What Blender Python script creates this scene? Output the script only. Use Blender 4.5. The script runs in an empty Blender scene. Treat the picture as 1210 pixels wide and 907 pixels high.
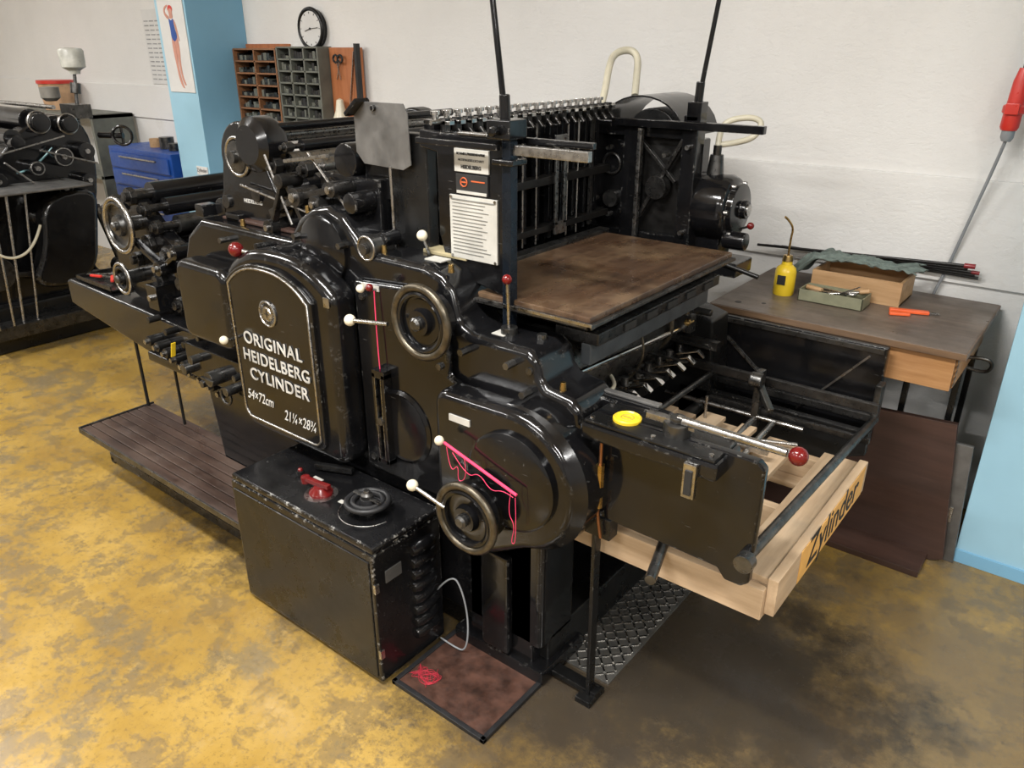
import bpy, bmesh, math, random
from mathutils import Vector, Matrix
random.seed(7)
C=bpy.context.collection
# ------------------------------------------------------------------ materials
def nmat(name):
    m=bpy.data.materials.new(name); m.use_nodes=True; nt=m.node_tree
    b=nt.nodes['Principled BSDF']; return m,nt,b
def ramp(nt,src,stops):
    r=nt.nodes.new('ShaderNodeValToRGB'); nt.links.new(src,r.inputs[0])
    e=r.color_ramp.elements
    while len(e)<len(stops): e.new(0.5)
    for i,(p,c) in enumerate(stops):
        e[i].position=p; e[i].color=(c,c,c,1) if isinstance(c,(int,float)) else (*c,1)
    return r
def mixc(nt,fac,a,b,mode='MIX'):
    m=nt.nodes.new('ShaderNodeMix'); m.data_type='RGBA'; m.blend_type=mode
    for s,v in ((m.inputs[0],fac),(m.inputs[6],a),(m.inputs[7],b)):
        if hasattr(v,'links'): nt.links.new(v,s)
        else: s.default_value=v if isinstance(v,(int,float)) else (*v,1)
    return m.outputs[2]
def mth(nt,op,a,b=None,clamp=False):
    m=nt.nodes.new('ShaderNodeMath'); m.operation=op; m.use_clamp=clamp
    for s,v in ((m.inputs[0],a),(m.inputs[1],b)):
        if v is None: continue
        if isinstance(v,(int,float)): s.default_value=v
        else: nt.links.new(v,s)
    return m.outputs[0]
def obj_noise(nt,scale,detail=4,stretch=None,rough=0.55):
    g=nt.nodes.new('ShaderNodeNewGeometry'); src=g.outputs['Position']
    if stretch:
        mp=nt.nodes.new('ShaderNodeMapping'); nt.links.new(src,mp.inputs[0]); mp.inputs['Scale'].default_value=stretch; src=mp.outputs[0]
    n=nt.nodes.new('ShaderNodeTexNoise'); n.inputs['Scale'].default_value=scale; n.inputs['Detail'].default_value=detail; n.inputs['Roughness'].default_value=rough
    nt.links.new(src,n.inputs['Vector']); return n.outputs[0]
def bump(nt,b,h,strength=.3,dist=.01):
    n=nt.nodes.new('ShaderNodeBump'); n.inputs['Strength'].default_value=strength; n.inputs['Distance'].default_value=dist
    nt.links.new(h,n.inputs['Height']); nt.links.new(n.outputs[0],b.inputs['Normal'])
def simple(name,col,rough=.5,metal=0,var=.25,scale=14,bmp=0):
    m,nt,b=nmat(name)
    n=obj_noise(nt,scale)
    dark=tuple(c*(1-var) for c in col); lite=tuple(min(1,c*(1+var)) for c in col)
    r=ramp(nt,n,[(.3,dark),(.7,lite)]); nt.links.new(r.outputs[0],b.inputs['Base Color'])
    rr=ramp(nt,obj_noise(nt,scale*2.3),[(.3,max(0,rough-.1)),(.7,min(1,rough+.1))]); nt.links.new(rr.outputs[0],b.inputs['Roughness'])
    b.inputs['Metallic'].default_value=metal
    if bmp: bump(nt,b,obj_noise(nt,scale*6),bmp,.002)
    return m
def enamel(name,col=(.0030,.0030,.0034),wear=1.0,rlo=.06,rhi=.25,spec=.5):
    m,nt,b=nmat(name)
    at=nt.nodes.new('ShaderNodeAttribute'); at.attribute_name='edge'
    ns=ramp(nt,obj_noise(nt,34,6,rough=.8),[(.55,0),(.66,.75*wear)]).outputs[0]
    em=mth(nt,'MULTIPLY',at.outputs['Fac'],ns,True)
    sp=ramp(nt,obj_noise(nt,85,4,rough=.75),[(.67,0),(.72,.55*wear)]).outputs[0]
    sp=mth(nt,'MULTIPLY',sp,ramp(nt,obj_noise(nt,5,3),[(.54,0),(.64,1)]).outputs[0],True)
    sc=ramp(nt,obj_noise(nt,60,2,stretch=(.25,1,2.5),rough=.6),[(.72,0),(.76,.25*wear)]).outputs[0]
    f=mth(nt,'MAXIMUM',mth(nt,'MAXIMUM',em,sp),sc)
    base=ramp(nt,obj_noise(nt,6,5),[(.35,col),(.75,tuple(c*2+.002 for c in col))]).outputs[0]
    dust=ramp(nt,obj_noise(nt,3.5,6,rough=.7),[(.55,0),(.78,.035*wear)]).outputs[0]
    base=mixc(nt,dust,base,(.16,.16,.15))
    c=mixc(nt,f,base,(.24,.235,.22)); nt.links.new(c,b.inputs['Base Color'])
    r=ramp(nt,obj_noise(nt,9,5,rough=.7),[(.3,rlo),(.72,rhi)]).outputs[0]; nt.links.new(r,b.inputs['Roughness'])
    bump(nt,b,obj_noise(nt,14,3),.14,.004)
    b.inputs['Specular IOR Level'].default_value=spec
    return m
def wood(name,dark,lite,axis='X',scale=9,rough=.5,worn=None,wa=(.45,.7,.8)):
    m,nt,b=nmat(name)
    st={'X':(.12,1.6,1.6),'Y':(1.6,.12,1.6),'Z':(1.6,1.6,.12)}[axis]
    n=obj_noise(nt,scale*3,6,stretch=st,rough=.65)
    c=ramp(nt,n,[(.32,dark),(.68,lite)]).outputs[0]
    if worn:
        w=ramp(nt,obj_noise(nt,3.2,6,rough=.7),[(wa[0],0),(wa[1],wa[2])]).outputs[0]; c=mixc(nt,w,c,worn)
    nt.links.new(c,b.inputs['Base Color'])
    nt.links.new(ramp(nt,obj_noise(nt,7,5),[(.3,rough-.12),(.7,rough+.15)]).outputs[0],b.inputs['Roughness'])
    bump(nt,b,n,.15,.003); return m
BLK=enamel('black_enamel',wear=.8); BLK2=enamel('black_enamel_dull',(.004,.004,.004),.4,.2,.42,.38)
BLW=enamel('black_enamel_chipped',wear=1.5,rlo=.12,rhi=.35)
DRK=simple('oily_dark_iron',(.008,.0075,.007),.38,.2,.4,30)
GRM=simple('greasy_gunmetal',(.055,.053,.051),.32,.85,.45,25)
STL=simple('worn_steel',(.38,.37,.355),.30,1,.3,30)
CHR=simple('polished_steel',(.60,.59,.57),.16,1,.1,30)
DST=simple('dark_steel',(.10,.098,.094),.33,.9,.4,25)
PLT=simple('checker_steel',(.20,.195,.18),.42,.75,.35,10)
BRS=simple('brass',(.40,.27,.10),.3,1,.25,30)
BRZ=simple('worn_bronze_rim',(.11,.095,.070),.36,.85,.45,40)
RED=simple('red_bakelite',(.12,.006,.006),.2,0,.2)
REDP=simple('red_plastic',(.52,.03,.02),.35,0,.1)
IVO=simple('ivory_knob',(.66,.61,.47),.3,0,.08)
PNK=simple('pink_string',(.70,.04,.12),.7,0,.1)
WHT=simple('white_paint',(.56,.55,.52),.5,0,.08)
WRN=simple('worn_letter_paint',(.44,.43,.40),.5,0,.35,30)
PAP=simple('paper_white',(.60,.595,.58),.7,0,.05,8)
SGN=simple('sign_enamel',(.42,.41,.375),.4,0,.18,12)
INK=simple('ink_black',(.012,.012,.012),.6,0,.1)
ORG=simple('orange_label',(.50,.10,.03),.5,0,.1)
HOS=simple('cream_hose',(.48,.45,.35),.45,0,.1)
GRY=simple('grey_sheet_steel',(.15,.147,.142),.42,.6,.3,12)
CBL=simple('grey_cable',(.22,.23,.24),.5,0,.1)
RUB=simple('black_rubber',(.010,.010,.011),.5,0,.2)
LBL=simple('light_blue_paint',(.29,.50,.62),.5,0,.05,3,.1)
LBS=simple('darker_pillar_blue',(.18,.39,.56),.5,0,.05,3,.1)  # darker blue for the left pillar's non-front faces and the baseboard
BLU=simple('blue_cabinet_paint',(.010,.06,.28),.4,0,.1)
YEL=simple('yellow_plastic',(.66,.46,.02),.35,0,.08)
CLO=simple('grey_green_cloth',(.115,.145,.130),.95,0,.4,30,.6)
TRY=simple('khaki_tin',(.20,.20,.13),.5,.1,.2,20)
PEG=wood('orange_pegboard',(.30,.10,.035),(.42,.155,.06),'Z',8,.5)
WFB=wood('feedboard_wood',(.035,.019,.011),(.085,.048,.027),'Y',7,.28,worn=(.21,.14,.08),wa=(.42,.68,.8))
WTB=wood('bench_wood',(.065,.048,.036),(.125,.092,.070),'X',8,.38,worn=(.17,.137,.108))
WED=wood('drawer_wood',(.28,.135,.05),(.42,.23,.10),'X',8,.45)
WDE=wood('bench_edge_wood',(.09,.055,.034),(.17,.105,.060),'X',8,.45)
WPA=wood('pine_pallet',(.36,.25,.15),(.54,.40,.26),'X',7,.6,worn=(.34,.27,.19))
WPY=wood('pine_pallet_cross',(.36,.25,.15),(.54,.40,.26),'Y',7,.6,worn=(.34,.27,.19))
WST=wood('footboard_wood',(.022,.013,.010),(.060,.036,.027),'X',10,.34,worn=(.10,.07,.055))
WBR=wood('brown_hardboard',(.034,.018,.013),(.062,.032,.024),'X',5,.45)
WBX=wood('light_box_wood',(.31,.18,.08),(.46,.29,.15),'X',8,.55)
WCS=wood('type_case_wood',(.15,.07,.03),(.28,.13,.06),'X',8,.5)
MATB=simple('rust_brown_mat',(.055,.026,.018),.42,0,.6,22)
ZYP=simple('yellow_ochre_paint',(.66,.37,.10),.6,0,.12)
GRN=simple('grey_green_case',(.12,.125,.105),.5,0,.2)
SKN=simple('print_skin',(.50,.24,.18),.6,0,.08)
def floor_mat():
    m,nt,b=nmat('ochre_painted_concrete')
    n1=obj_noise(nt,1.9,10,rough=.66); n2=obj_noise(nt,6.5,12,rough=.80); n3=obj_noise(nt,60,6,rough=.78)
    c=ramp(nt,n1,[(.34,(.230,.138,.033)),(.5,(.315,.197,.044)),(.64,(.39,.255,.068))]).outputs[0]
    c=mixc(nt,ramp(nt,n2,[(.50,0),(.56,.70)]).outputs[0],c,(.145,.102,.048))
    c=mixc(nt,ramp(nt,obj_noise(nt,2.4,12,rough=.78),[(.525,0),(.575,.70)]).outputs[0],c,(.145,.115,.068))
    c=mixc(nt,ramp(nt,obj_noise(nt,11,10,rough=.8),[(.56,0),(.61,.5)]).outputs[0],c,(.36,.245,.085))
    c=mixc(nt,ramp(nt,obj_noise(nt,3.4,12,rough=.82),[(.58,0),(.64,.6)]).outputs[0],c,(.075,.058,.036))
    c=mixc(nt,ramp(nt,n3,[(.53,0),(.62,.42)]).outputs[0],c,(.080,.058,.032))
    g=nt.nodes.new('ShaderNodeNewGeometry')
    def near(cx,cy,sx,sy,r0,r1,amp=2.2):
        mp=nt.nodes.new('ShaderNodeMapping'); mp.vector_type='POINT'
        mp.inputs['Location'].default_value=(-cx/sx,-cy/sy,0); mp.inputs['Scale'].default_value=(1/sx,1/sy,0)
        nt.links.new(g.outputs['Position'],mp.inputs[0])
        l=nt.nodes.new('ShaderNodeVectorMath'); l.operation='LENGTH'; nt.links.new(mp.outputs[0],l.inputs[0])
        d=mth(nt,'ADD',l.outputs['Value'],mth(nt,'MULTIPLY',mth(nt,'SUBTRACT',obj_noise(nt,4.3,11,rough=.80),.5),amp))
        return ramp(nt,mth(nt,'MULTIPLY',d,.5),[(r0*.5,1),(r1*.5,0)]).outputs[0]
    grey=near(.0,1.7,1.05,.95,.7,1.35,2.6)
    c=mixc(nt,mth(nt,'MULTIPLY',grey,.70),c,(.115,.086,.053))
    press_dark=near(-1.6,1.75,1.6,.66,.8,1.10,1.3)  # floor colour goes darker around the press footprint, edge broken by noise
    c=mixc(nt,mth(nt,'MULTIPLY',press_dark,.82),c,(.030,.024,.018))
    pallet_dark=near(-.72,1.80,.52,.62,.35,1.15,2.1)  # floor colour also darker around the pallet and delivery end
    c=mixc(nt,mth(nt,'MULTIPLY',pallet_dark,.82),c,(.035,.029,.022))
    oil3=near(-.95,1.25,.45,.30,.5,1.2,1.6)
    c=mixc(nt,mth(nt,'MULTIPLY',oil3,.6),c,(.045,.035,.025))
    nt.links.new(c,b.inputs['Base Color'])
    nt.links.new(ramp(nt,n2,[(.38,.13),(.62,.36)]).outputs[0],b.inputs['Roughness'])
    bump(nt,b,n2,.08,.004); return m
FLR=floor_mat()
def wall_mat():
    m,nt,b=nmat('rough_white_plaster')
    n1=obj_noise(nt,1.5,4); c=ramp(nt,n1,[(.3,(.65,.64,.62)),(.7,(.71,.70,.68))]).outputs[0]
    c=mixc(nt,ramp(nt,obj_noise(nt,3,7,rough=.7),[(.63,0),(.80,.40)]).outputs[0],c,(.47,.44,.38))
    nt.links.new(c,b.inputs['Base Color']); b.inputs['Roughness'].default_value=.85
    h=obj_noise(nt,62,7,stretch=(.85,1,1.15),rough=.7); hr=ramp(nt,h,[(.30,0),(.55,1)]).outputs[0]
    bump(nt,b,hr,.32,.006); return m
WAL=wall_mat()
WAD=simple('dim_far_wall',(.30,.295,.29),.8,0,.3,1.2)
CEI=simple('ceiling_paint',(.66,.65,.64),.8,0,.05)
def emis(name,col,s):
    m,nt,b=nmat(name); b.inputs['Emission Color'].default_value=(*col,1); b.inputs['Emission Strength'].default_value=s; b.inputs['Base Color'].default_value=(*col,1); return m
TUB=emis('fluorescent_tube',(1,.98,.95),6)
# ------------------------------------------------------------------ geometry helpers
def E(name,loc=(0,0,0)):
    o=bpy.data.objects.new(name,None); C.objects.link(o); o.location=loc; o.empty_display_size=.1; return o
def box(bm,x0,x1,y0,y1,z0,z1):
    if x0>x1:x0,x1=x1,x0
    if y0>y1:y0,y1=y1,y0
    if z0>z1:z0,z1=z1,z0
    v=[bm.verts.new((x,y,z)) for z in (z0,z1) for x,y in ((x0,y0),(x1,y0),(x1,y1),(x0,y1))]
    for f in ((3,2,1,0),(4,5,6,7),(0,1,5,4),(1,2,6,5),(2,3,7,6),(3,0,4,7)): bm.faces.new([v[i] for i in f])
def prism(bm,pts,axis,a0,a1):
    def P(p,a):
        return {'Y':(p[0],a,p[1]),'X':(a,p[0],p[1]),'Z':(p[0],p[1],a)}[axis]
    A=[bm.verts.new(P(p,a0)) for p in pts]; B=[bm.verts.new(P(p,a1)) for p in pts]
    n=len(pts); f=[bm.faces.new(A),bm.faces.new(B[::-1])]
    for i in range(n): f.append(bm.faces.new((A[(i+1)%n],A[i],B[i],B[(i+1)%n])))
def basis(d):
    d=Vector(d).normalized(); a=Vector((0,0,1)) if abs(d.z)<.9 else Vector((1,0,0))
    u=d.cross(a).normalized(); return d,u,d.cross(u).normalized()
def lathe(bm,c,axis,prof,seg=32):
    d,u,w=basis(axis); c=Vector(c); rings=[]
    for r,h in prof:
        if r<1e-6: rings.append([bm.verts.new(c+d*h)])
        else: rings.append([bm.verts.new(c+d*h+(u*math.cos(2*math.pi*i/seg)+w*math.sin(2*math.pi*i/seg))*r) for i in range(seg)])
    for a,b in zip(rings,rings[1:]):
        for i in range(seg):
            j=(i+1)%seg
            if len(a)==1 and len(b)==1: continue
            if len(a)==1: bm.faces.new((a[0],b[j],b[i]))
            elif len(b)==1: bm.faces.new((a[i],a[j],b[0]))
            else: bm.faces.new((a[i],a[j],b[j],b[i]))
def cyl(bm,p0,p1,r,r2=None,seg=20):
    p0=Vector(p0);p1=Vector(p1);L=(p1-p0).length; r2=r if r2 is None else r2
    lathe(bm,p0,p1-p0,[(0,0),(r,0),(r2,L),(0,L)],seg)
def sph(bm,c,r,seg=16,sq=1):
    lathe(bm,c,(0,0,1),[(r*math.sin(math.pi*i/8),-r*sq*math.cos(math.pi*i/8)) for i in range(9)],seg)
def torus(bm,c,axis,R,r,seg=36,s2=10):
    d,u,w=basis(axis); c=Vector(c); vs=[]
    for i in range(seg):
        a=2*math.pi*i/seg; e=u*math.cos(a)+w*math.sin(a)
        vs.append([bm.verts.new(c+e*(R+r*math.cos(2*math.pi*k/s2))+d*r*math.sin(2*math.pi*k/s2)) for k in range(s2)])
    for i in range(seg):
        for k in range(s2):
            bm.faces.new((vs[i][k],vs[(i+1)%seg][k],vs[(i+1)%seg][(k+1)%s2],vs[i][(k+1)%s2]))
def bar(bm,p0,p1,w,h):
    d,u,v=basis(Vector(p1)-Vector(p0)); p0=Vector(p0);p1=Vector(p1)
    q=[[bm.verts.new(p+u*a*w/2+v*b*h/2) for a,b in ((-1,-1),(1,-1),(1,1),(-1,1))] for p in (p0,p1)]
    bm.faces.new(q[0][::-1]); bm.faces.new(q[1])
    for i in range(4): bm.faces.new((q[0][i],q[0][(i+1)%4],q[1][(i+1)%4],q[1][i]))
def rr(x0,x1,z0,z1,r,n=5):
    P=[]
    for cx,cz,a in ((x1-r,z1-r,0),(x0+r,z1-r,90),(x0+r,z0+r,180),(x1-r,z0+r,270)):
        for i in range(n+1):
            t=math.radians(a+90*i/n); P.append((cx+r*math.cos(t),cz+r*math.sin(t)))
    return P
def arc(cx,cz,r,a0,a1,n=10):
    return [(cx+r*math.cos(math.radians(a0+(a1-a0)*i/n)),cz+r*math.sin(math.radians(a0+(a1-a0)*i/n))) for i in range(n+1)]
def smooth_poly(pts,it=2):
    for _ in range(it):
        q=[]
        for i in range(len(pts)):
            a=pts[i];b=pts[(i+1)%len(pts)]
            q+= [(a[0]*.75+b[0]*.25,a[1]*.75+b[1]*.25),(a[0]*.25+b[0]*.75,a[1]*.25+b[1]*.75)]
        pts=q
    return pts
def part(par,name,mat,fn,bev=0,seg=2):
    bm=bmesh.new(); fn(bm)
    bmesh.ops.recalc_face_normals(bm,faces=bm.faces)
    if bev:
        lay=bm.faces.layers.float.new('edge')
        ed=[e for e in bm.edges if len(e.link_faces)==2 and e.calc_face_angle(0)>.7]
        r=bmesh.ops.bevel(bm,geom=ed,offset=bev,segments=seg,affect='EDGES',profile=.5,clamp_overlap=True)
        lay=bm.faces.layers.float['edge']
        ev=1.0 if bev<.01 else (.45 if bev<.016 else .22)
        for f in r['faces']: f[lay]=ev
    me=bpy.data.meshes.new(name); bm.to_mesh(me); bm.free()
    for p in me.polygons: p.use_smooth=True
    me.set_sharp_from_angle(angle=math.radians(38))
    me.materials.append(mat)
    o=bpy.data.objects.new(name,me); C.objects.link(o)
    if bev:
        w=o.modifiers.new('wn','WEIGHTED_NORMAL'); w.keep_sharp=True
    if par: o.parent=par
    return o
def B(par,name,mat,x0,x1,y0,y1,z0,z1,bev=.004): return part(par,name,mat,lambda bm:box(bm,x0,x1,y0,y1,z0,z1),bev)
def CY(par,name,mat,p0,p1,r,r2=None,bev=0,seg=24): return part(par,name,mat,lambda bm:cyl(bm,p0,p1,r,r2,seg),bev)
def PR(par,name,mat,pts,axis,a0,a1,bev=.004,seg=2): return part(par,name,mat,lambda bm:prism(bm,pts,axis,a0,a1),bev,seg)
def MU(par,name,mat,items,bev=0):
    def f(bm):
        for it in items: globals()[it[0]](bm,*it[1:])
    return part(par,name,mat,f,bev)
def TU(par,name,mat,pts,r,cyc=False,kind='NURBS'):
    cu=bpy.data.curves.new(name,'CURVE'); cu.dimensions='3D'; cu.bevel_depth=r; cu.bevel_resolution=3; cu.use_fill_caps=True
    s=cu.splines.new(kind); s.points.add(len(pts)-1)
    for p,q in zip(s.points,pts): p.co=(*q,1)
    if kind=='NURBS': s.order_u=3; s.use_endpoint_u=True
    s.use_cyclic_u=cyc; cu.materials.append(mat)
    o=bpy.data.objects.new(name,cu); C.objects.link(o)
    if par:o.parent=par
    return o
def TX(par,name,mat,body,loc,size,rot=(90,0,0),ext=.001,off=0,al='CENTER',sx=1,shear=0,sp=1):
    cu=bpy.data.curves.new(name,'FONT'); cu.body=body; cu.size=size; cu.extrude=ext; cu.offset=off; cu.align_x=al; cu.align_y='CENTER'; cu.shear=shear; cu.space_character=sp
    cu.materials.append(mat); o=bpy.data.objects.new(name,cu); C.objects.link(o); o.location=loc; o.rotation_euler=[math.radians(a) for a in rot]; o.scale=(sx,1,1)
    if par:o.parent=par
    return o
def wheel(par,name,c,R,rim=BRZ,web=BLK,ax=(0,-1,0),rr_=.011):
    MU(par,name+'_rim',rim,[('torus',c,ax,R,rr_,44,12)])
    d=Vector(ax); c=Vector(c)
    MU(par,name+'_web',web,[('torus',c,ax,R-.017,.008,44,8),('lathe',c-d*.012,ax,[(0,0),(R-.01,0),(R-.01,.010),(R*.62,.002),(R*.42,.004),(R*.36,.022),(0,.024)],40)])
    MU(par,name+'_hub',DST,[('lathe',c,ax,[(0,0),(.018,0),(.018,.022),(.012,.028),(0,.028)],20)])
def lever(par,name,p0,p1,kmat,r=.005,kr=.015):
    CY(par,name+'_shaft',STL,p0,p1,r,seg=12)
    part(par,name+'_ball',kmat,lambda bm:sph(bm,p1,kr))
# ------------------------------------------------------------------ room
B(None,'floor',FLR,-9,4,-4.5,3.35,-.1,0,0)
B(None,'wall_back',WAL,-9,4,3.2,3.35,0,3.2,0)
B(None,'wall_left',WAL,-9.15,-9,-4.5,3.35,0,3.2,0)
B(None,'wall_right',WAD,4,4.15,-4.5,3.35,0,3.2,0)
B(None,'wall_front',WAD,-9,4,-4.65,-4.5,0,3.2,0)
B(None,'ceiling',CEI,-9.15,4.15,-4.65,3.35,3.2,3.3,0)
B(None,'trim_1',WAL,-4.7,4,3.183,3.2,.9,1.275,.004)
B(None,'trim_2',WAL,-9,-5.04,3.183,3.2,1.2,1.435,.004)
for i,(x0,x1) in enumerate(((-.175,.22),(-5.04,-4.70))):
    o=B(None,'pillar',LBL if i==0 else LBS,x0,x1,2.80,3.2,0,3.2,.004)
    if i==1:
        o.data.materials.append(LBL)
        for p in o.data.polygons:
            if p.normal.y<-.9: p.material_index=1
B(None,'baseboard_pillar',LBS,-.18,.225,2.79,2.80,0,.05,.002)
for i,(x,y) in enumerate(((-1.2,.3),(-4.6,.3),(-1.2,-2.4),(-4.6,-2.4),(1.9,.3),(-7.4,.6),(1.9,-2.4))):
    f=E('ceiling_light')
    B(f,'housing',WHT,x-.75,x+.75,y-.12,y+.12,3.12,3.2,.01)
    MU(f,'tubes',TUB,[('cyl',(x-.7,y-.05,3.10),(x+.7,y-.05,3.10),.014,None,10),('cyl',(x-.7,y+.05,3.10),(x+.7,y+.05,3.10),.014,None,10)])
    l=bpy.data.lights.new('tube_light','AREA'); l.shape='RECTANGLE'; l.size=1.45; l.size_y=.22; l.energy=60 if i==5 else (98 if i==1 else 118); l.color=(1,.985,.96)
    lo=bpy.data.objects.new('tube_light',l); C.objects.link(lo); lo.location=(x,y,3.07); lo.parent=f
w=bpy.data.worlds.new('world'); bpy.context.scene.world=w; w.use_nodes=True
w.node_tree.nodes['Background'].inputs[0].default_value=(.9,.92,1,1); w.node_tree.nodes['Background'].inputs[1].default_value=.3
# ------------------------------------------------------------------ PRINTING PRESS
P=E('cylinder_printing_press')
out=[(-2.62,.62),(-2.62,.98),(-2.56,1.10),(-2.46,1.165),(-1.965,1.165)]+[(-1.95,1.20),(-1.91,1.24),(-1.85,1.275),(-1.78,1.287),(-1.715,1.265),(-1.665,1.215),(-1.64,1.180)]+\
    [(-1.40,1.178),(-1.34,1.160),(-1.305,1.12),(-1.29,1.06),(-1.275,1.035),(-1.24,1.022),(-1.06,1.022),(-1.03,1.0),(-1.02,.955),(-1.0,.935),(-.93,.925),(-.90,.90),(-.88,.60),(-1.0,.50),(-1.0,.10),(-2.55,.10)]
PR(P,'side_frame_front',BLK,out,'Y',1.40,1.57,.022,4)
PR(P,'side_frame_rear',BLK2,[(-2.62,.12),(-2.62,1.06),(-1.2,1.06),(-1.2,.9),(-1.0,.85),(-.95,.12)],'Y',2.36,2.50,.01)
B(P,'dark_fill_block',DRK,-2.55,-1.32,1.57,2.36,.25,1.04,.01)  # dark fill added between the side frames to close off see-through
B(P,'base_plinth',BLK2,-2.7,-1.0,1.44,2.46,0,.14,.01)
MU(P,'pedestal_front',BLK,[('box',-1.27,-1.03,1.40,1.57,.04,.5),('box',-1.32,-.98,1.38,1.6,0,.05),('box',-1.20,-1.10,1.37,1.40,.06,.40)],.01)
PR(P,'frame_relief',BLK,[(-1.66,.50),(-1.66,1.10),(-1.40,1.12),(-1.36,1.08),(-1.30,.98),(-1.30,.90),(-1.24,.88),(-1.0,.88),(-1.0,.60),(-1.3,.50)],'Y',1.375,1.40,.012,3)
MU(P,'round_inspection_cover',BLK,[('lathe',(-1.49,1.38,.69),(0,-1,0),[(0,0),(.115,0),(.115,.008),(.105,.014),(.095,.010),(0,.012)],48)])
MU(P,'hump_boss',BLK,[('lathe',(-1.80,1.40,1.16),(0,-1,0),[(0,0),(.10,0),(.10,.012),(.088,.018),(0,.02)],48)])
def door_out(x0,x1,z0,zc,zt,r=.035):
    pts=arc(x1-r,z0+r,r,270,360,4)
    n=14
    for i in range(n+1):
        t=i/n; x=x1-(x1-x0)*t; pts.append((x, zc+(zt-zc)*(1-(abs(2*t-1))**2.6)))
    return pts+arc(x0+r,z0+r,r,180,270,4)
PR(P,'gear_case',BLK,door_out(-2.19,-1.665,.515,1.06,1.15,.05),'Y',1.30,1.40,.030,4)
PR(P,'gear_case_door',BLK,door_out(-2.165,-1.745,.553,1.035,1.108),'Y',1.285,1.305,.006,3)
TU(P,'door_border',STL,[(x*1,1.284,z) for x,z in door_out(-2.150,-1.760,.568,1.025,1.095)],.0038,True,'POLY')
MU(P,'emblem',STL,[('lathe',(-1.955,1.285,.962),(0,-1,0),[(0,0),(.042,0),(.042,.004),(.038,.006),(.036,.003),(.020,.003),(.018,.006),(0,.006)],36)])
MU(P,'emblem_relief',DST,[('bar',(-1.955+.024*math.cos(a),1.281,.962+.024*math.sin(a)),(-1.955+.034*math.cos(a),1.281,.962+.034*math.sin(a)),.003,.002) for a in [i*math.pi/12 for i in range(24)]]+[('box',-1.967,-1.943,1.278,1.280,.960,.964),('box',-1.957,-1.953,1.278,1.280,.950,.974)])
for s,z,x,sz in (('ORIGINAL',.857,-1.955,.057),('HEIDELBERG',.795,-1.948,.057),('CYLINDER',.733,-1.945,.057)):
    TX(P,'nameplate_'+s.lower(),WRN,s,(x,1.282,z),sz,off=.0007,sx=1.04 if s!='HEIDELBERG' else .98,sp=1.10)
TX(P,'chalk_size_left',WHT,'54×72cm',(-2.060,1.283,.652),.050,off=0,shear=.3,ext=.0006,sx=.74)
TX(P,'chalk_size_right',WHT,'21¼×28¾',(-1.858,1.283,.628),.052,off=0,shear=.3,ext=.0006,sx=.72)
PR(P,'ink_side_cover',BLK,rr(-2.50,-2.205,.765,1.045,.045),'Y',1.30,1.40,.024,4)
B(P,'cover_hinge',STL,-1.70,-1.675,1.296,1.30,1.03,1.06,.002)
MU(P,'type_plates',SGN,[('box',-1.62,-1.55,1.372,1.376,1.085,1.10),('box',-1.24,-1.17,1.306,1.311,.815,.833),('box',-2.19,-2.13,1.395,1.399,.49,.52),('box',-1.205,-1.165,1.44,1.48,1.0222,1.024)])
gc=arc(-1.045,.70,.195,95,-75,16)+arc(-1.15,.575,.150,-90,-180,7)+[(-1.30,.70)]+arc(-1.255,.845,.045,180,90,5)
PR(P,'drive_gear_cover',BLK,gc,'Y',1.31,1.40,.024,4)
MU(P,'drive_gear_disc',BLK,[('lathe',(-1.035,1.312,.705),(0,-1,0),[(0,0),(.135,0),(.135,.014),(.125,.020),(.0,.020)],48)])
MU(P,'gear_case_barrel',BLK,[('lathe',(-1.03,1.40,.70),(0,1,0),[(0,-.08),(.175,-.08),(.20,-.055),(.20,.17),(.0,.17)],48)])
MU(P,'wheel_boss',BLK,[('lathe',(-1.14,1.315,.585),(0,-1,0),[(0,0),(.085,0),(.08,.03),(.05,.05),(0,.05)],36)])
wheel(P,'impression_handwheel',(-1.335,1.315,1.058),.092)
wheel(P,'drive_handwheel',(-1.130,1.24,.592),.092)
MU(P,'wheel_collar',BLK,[('lathe',(-1.335,1.37,1.058),(0,-1,0),[(0,0),(.07,0),(.06,.05),(0,.05)],36)])
lever(P,'throw_off_lever',(-1.42,1.28,1.045),(-1.545,1.26,1.035),IVO,.006,.016)
lever(P,'drive_lever',(-1.20,1.235,.60),(-1.30,1.22,.637),IVO,.006,.016)
lever(P,'door_catch',(-2.17,1.29,.83),(-2.15,1.24,.845),IVO,.005,.014)
lever(P,'top_lever_front',(-1.47,1.50,1.17),(-1.47,1.47,1.235),IVO,.005,.015)
lever(P,'red_throw_lever',(-2.02,1.38,1.10),(-2.135,1.32,1.125),RED,.008,.024)
lever(P,'upright_lever',(-1.17,1.47,1.02),(-1.165,1.455,1.17),RED,.005,.013)
lever(P,'string_lever',(-1.56,1.37,1.09),(-1.575,1.33,1.10),IVO,.004,.012)
part(P,'string_knob',RED,lambda bm:sph(bm,(-1.55,1.34,1.105),.011))
TU(P,'red_cord',PNK,[(-1.56,1.365,1.09),(-1.558,1.36,.95),(-1.553,1.36,.83)],.0018)
MU(P,'slotted_scale',BLK,[('box',-1.575,-1.525,1.345,1.375,.555,.575),('box',-1.575,-1.525,1.345,1.375,.835,.86),('box',-1.575,-1.562,1.345,1.375,.56,.85),('box',-1.538,-1.525,1.345,1.375,.56,.85)],.002)
MU(P,'slotted_scale_edge',STL,[('box',-1.563,-1.561,1.343,1.35,.575,.835),('box',-1.539,-1.537,1.343,1.35,.575,.835)])
B(P,'scale_strip',STL,-1.556,-1.545,1.36,1.37,.58,.74,.001)
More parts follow.
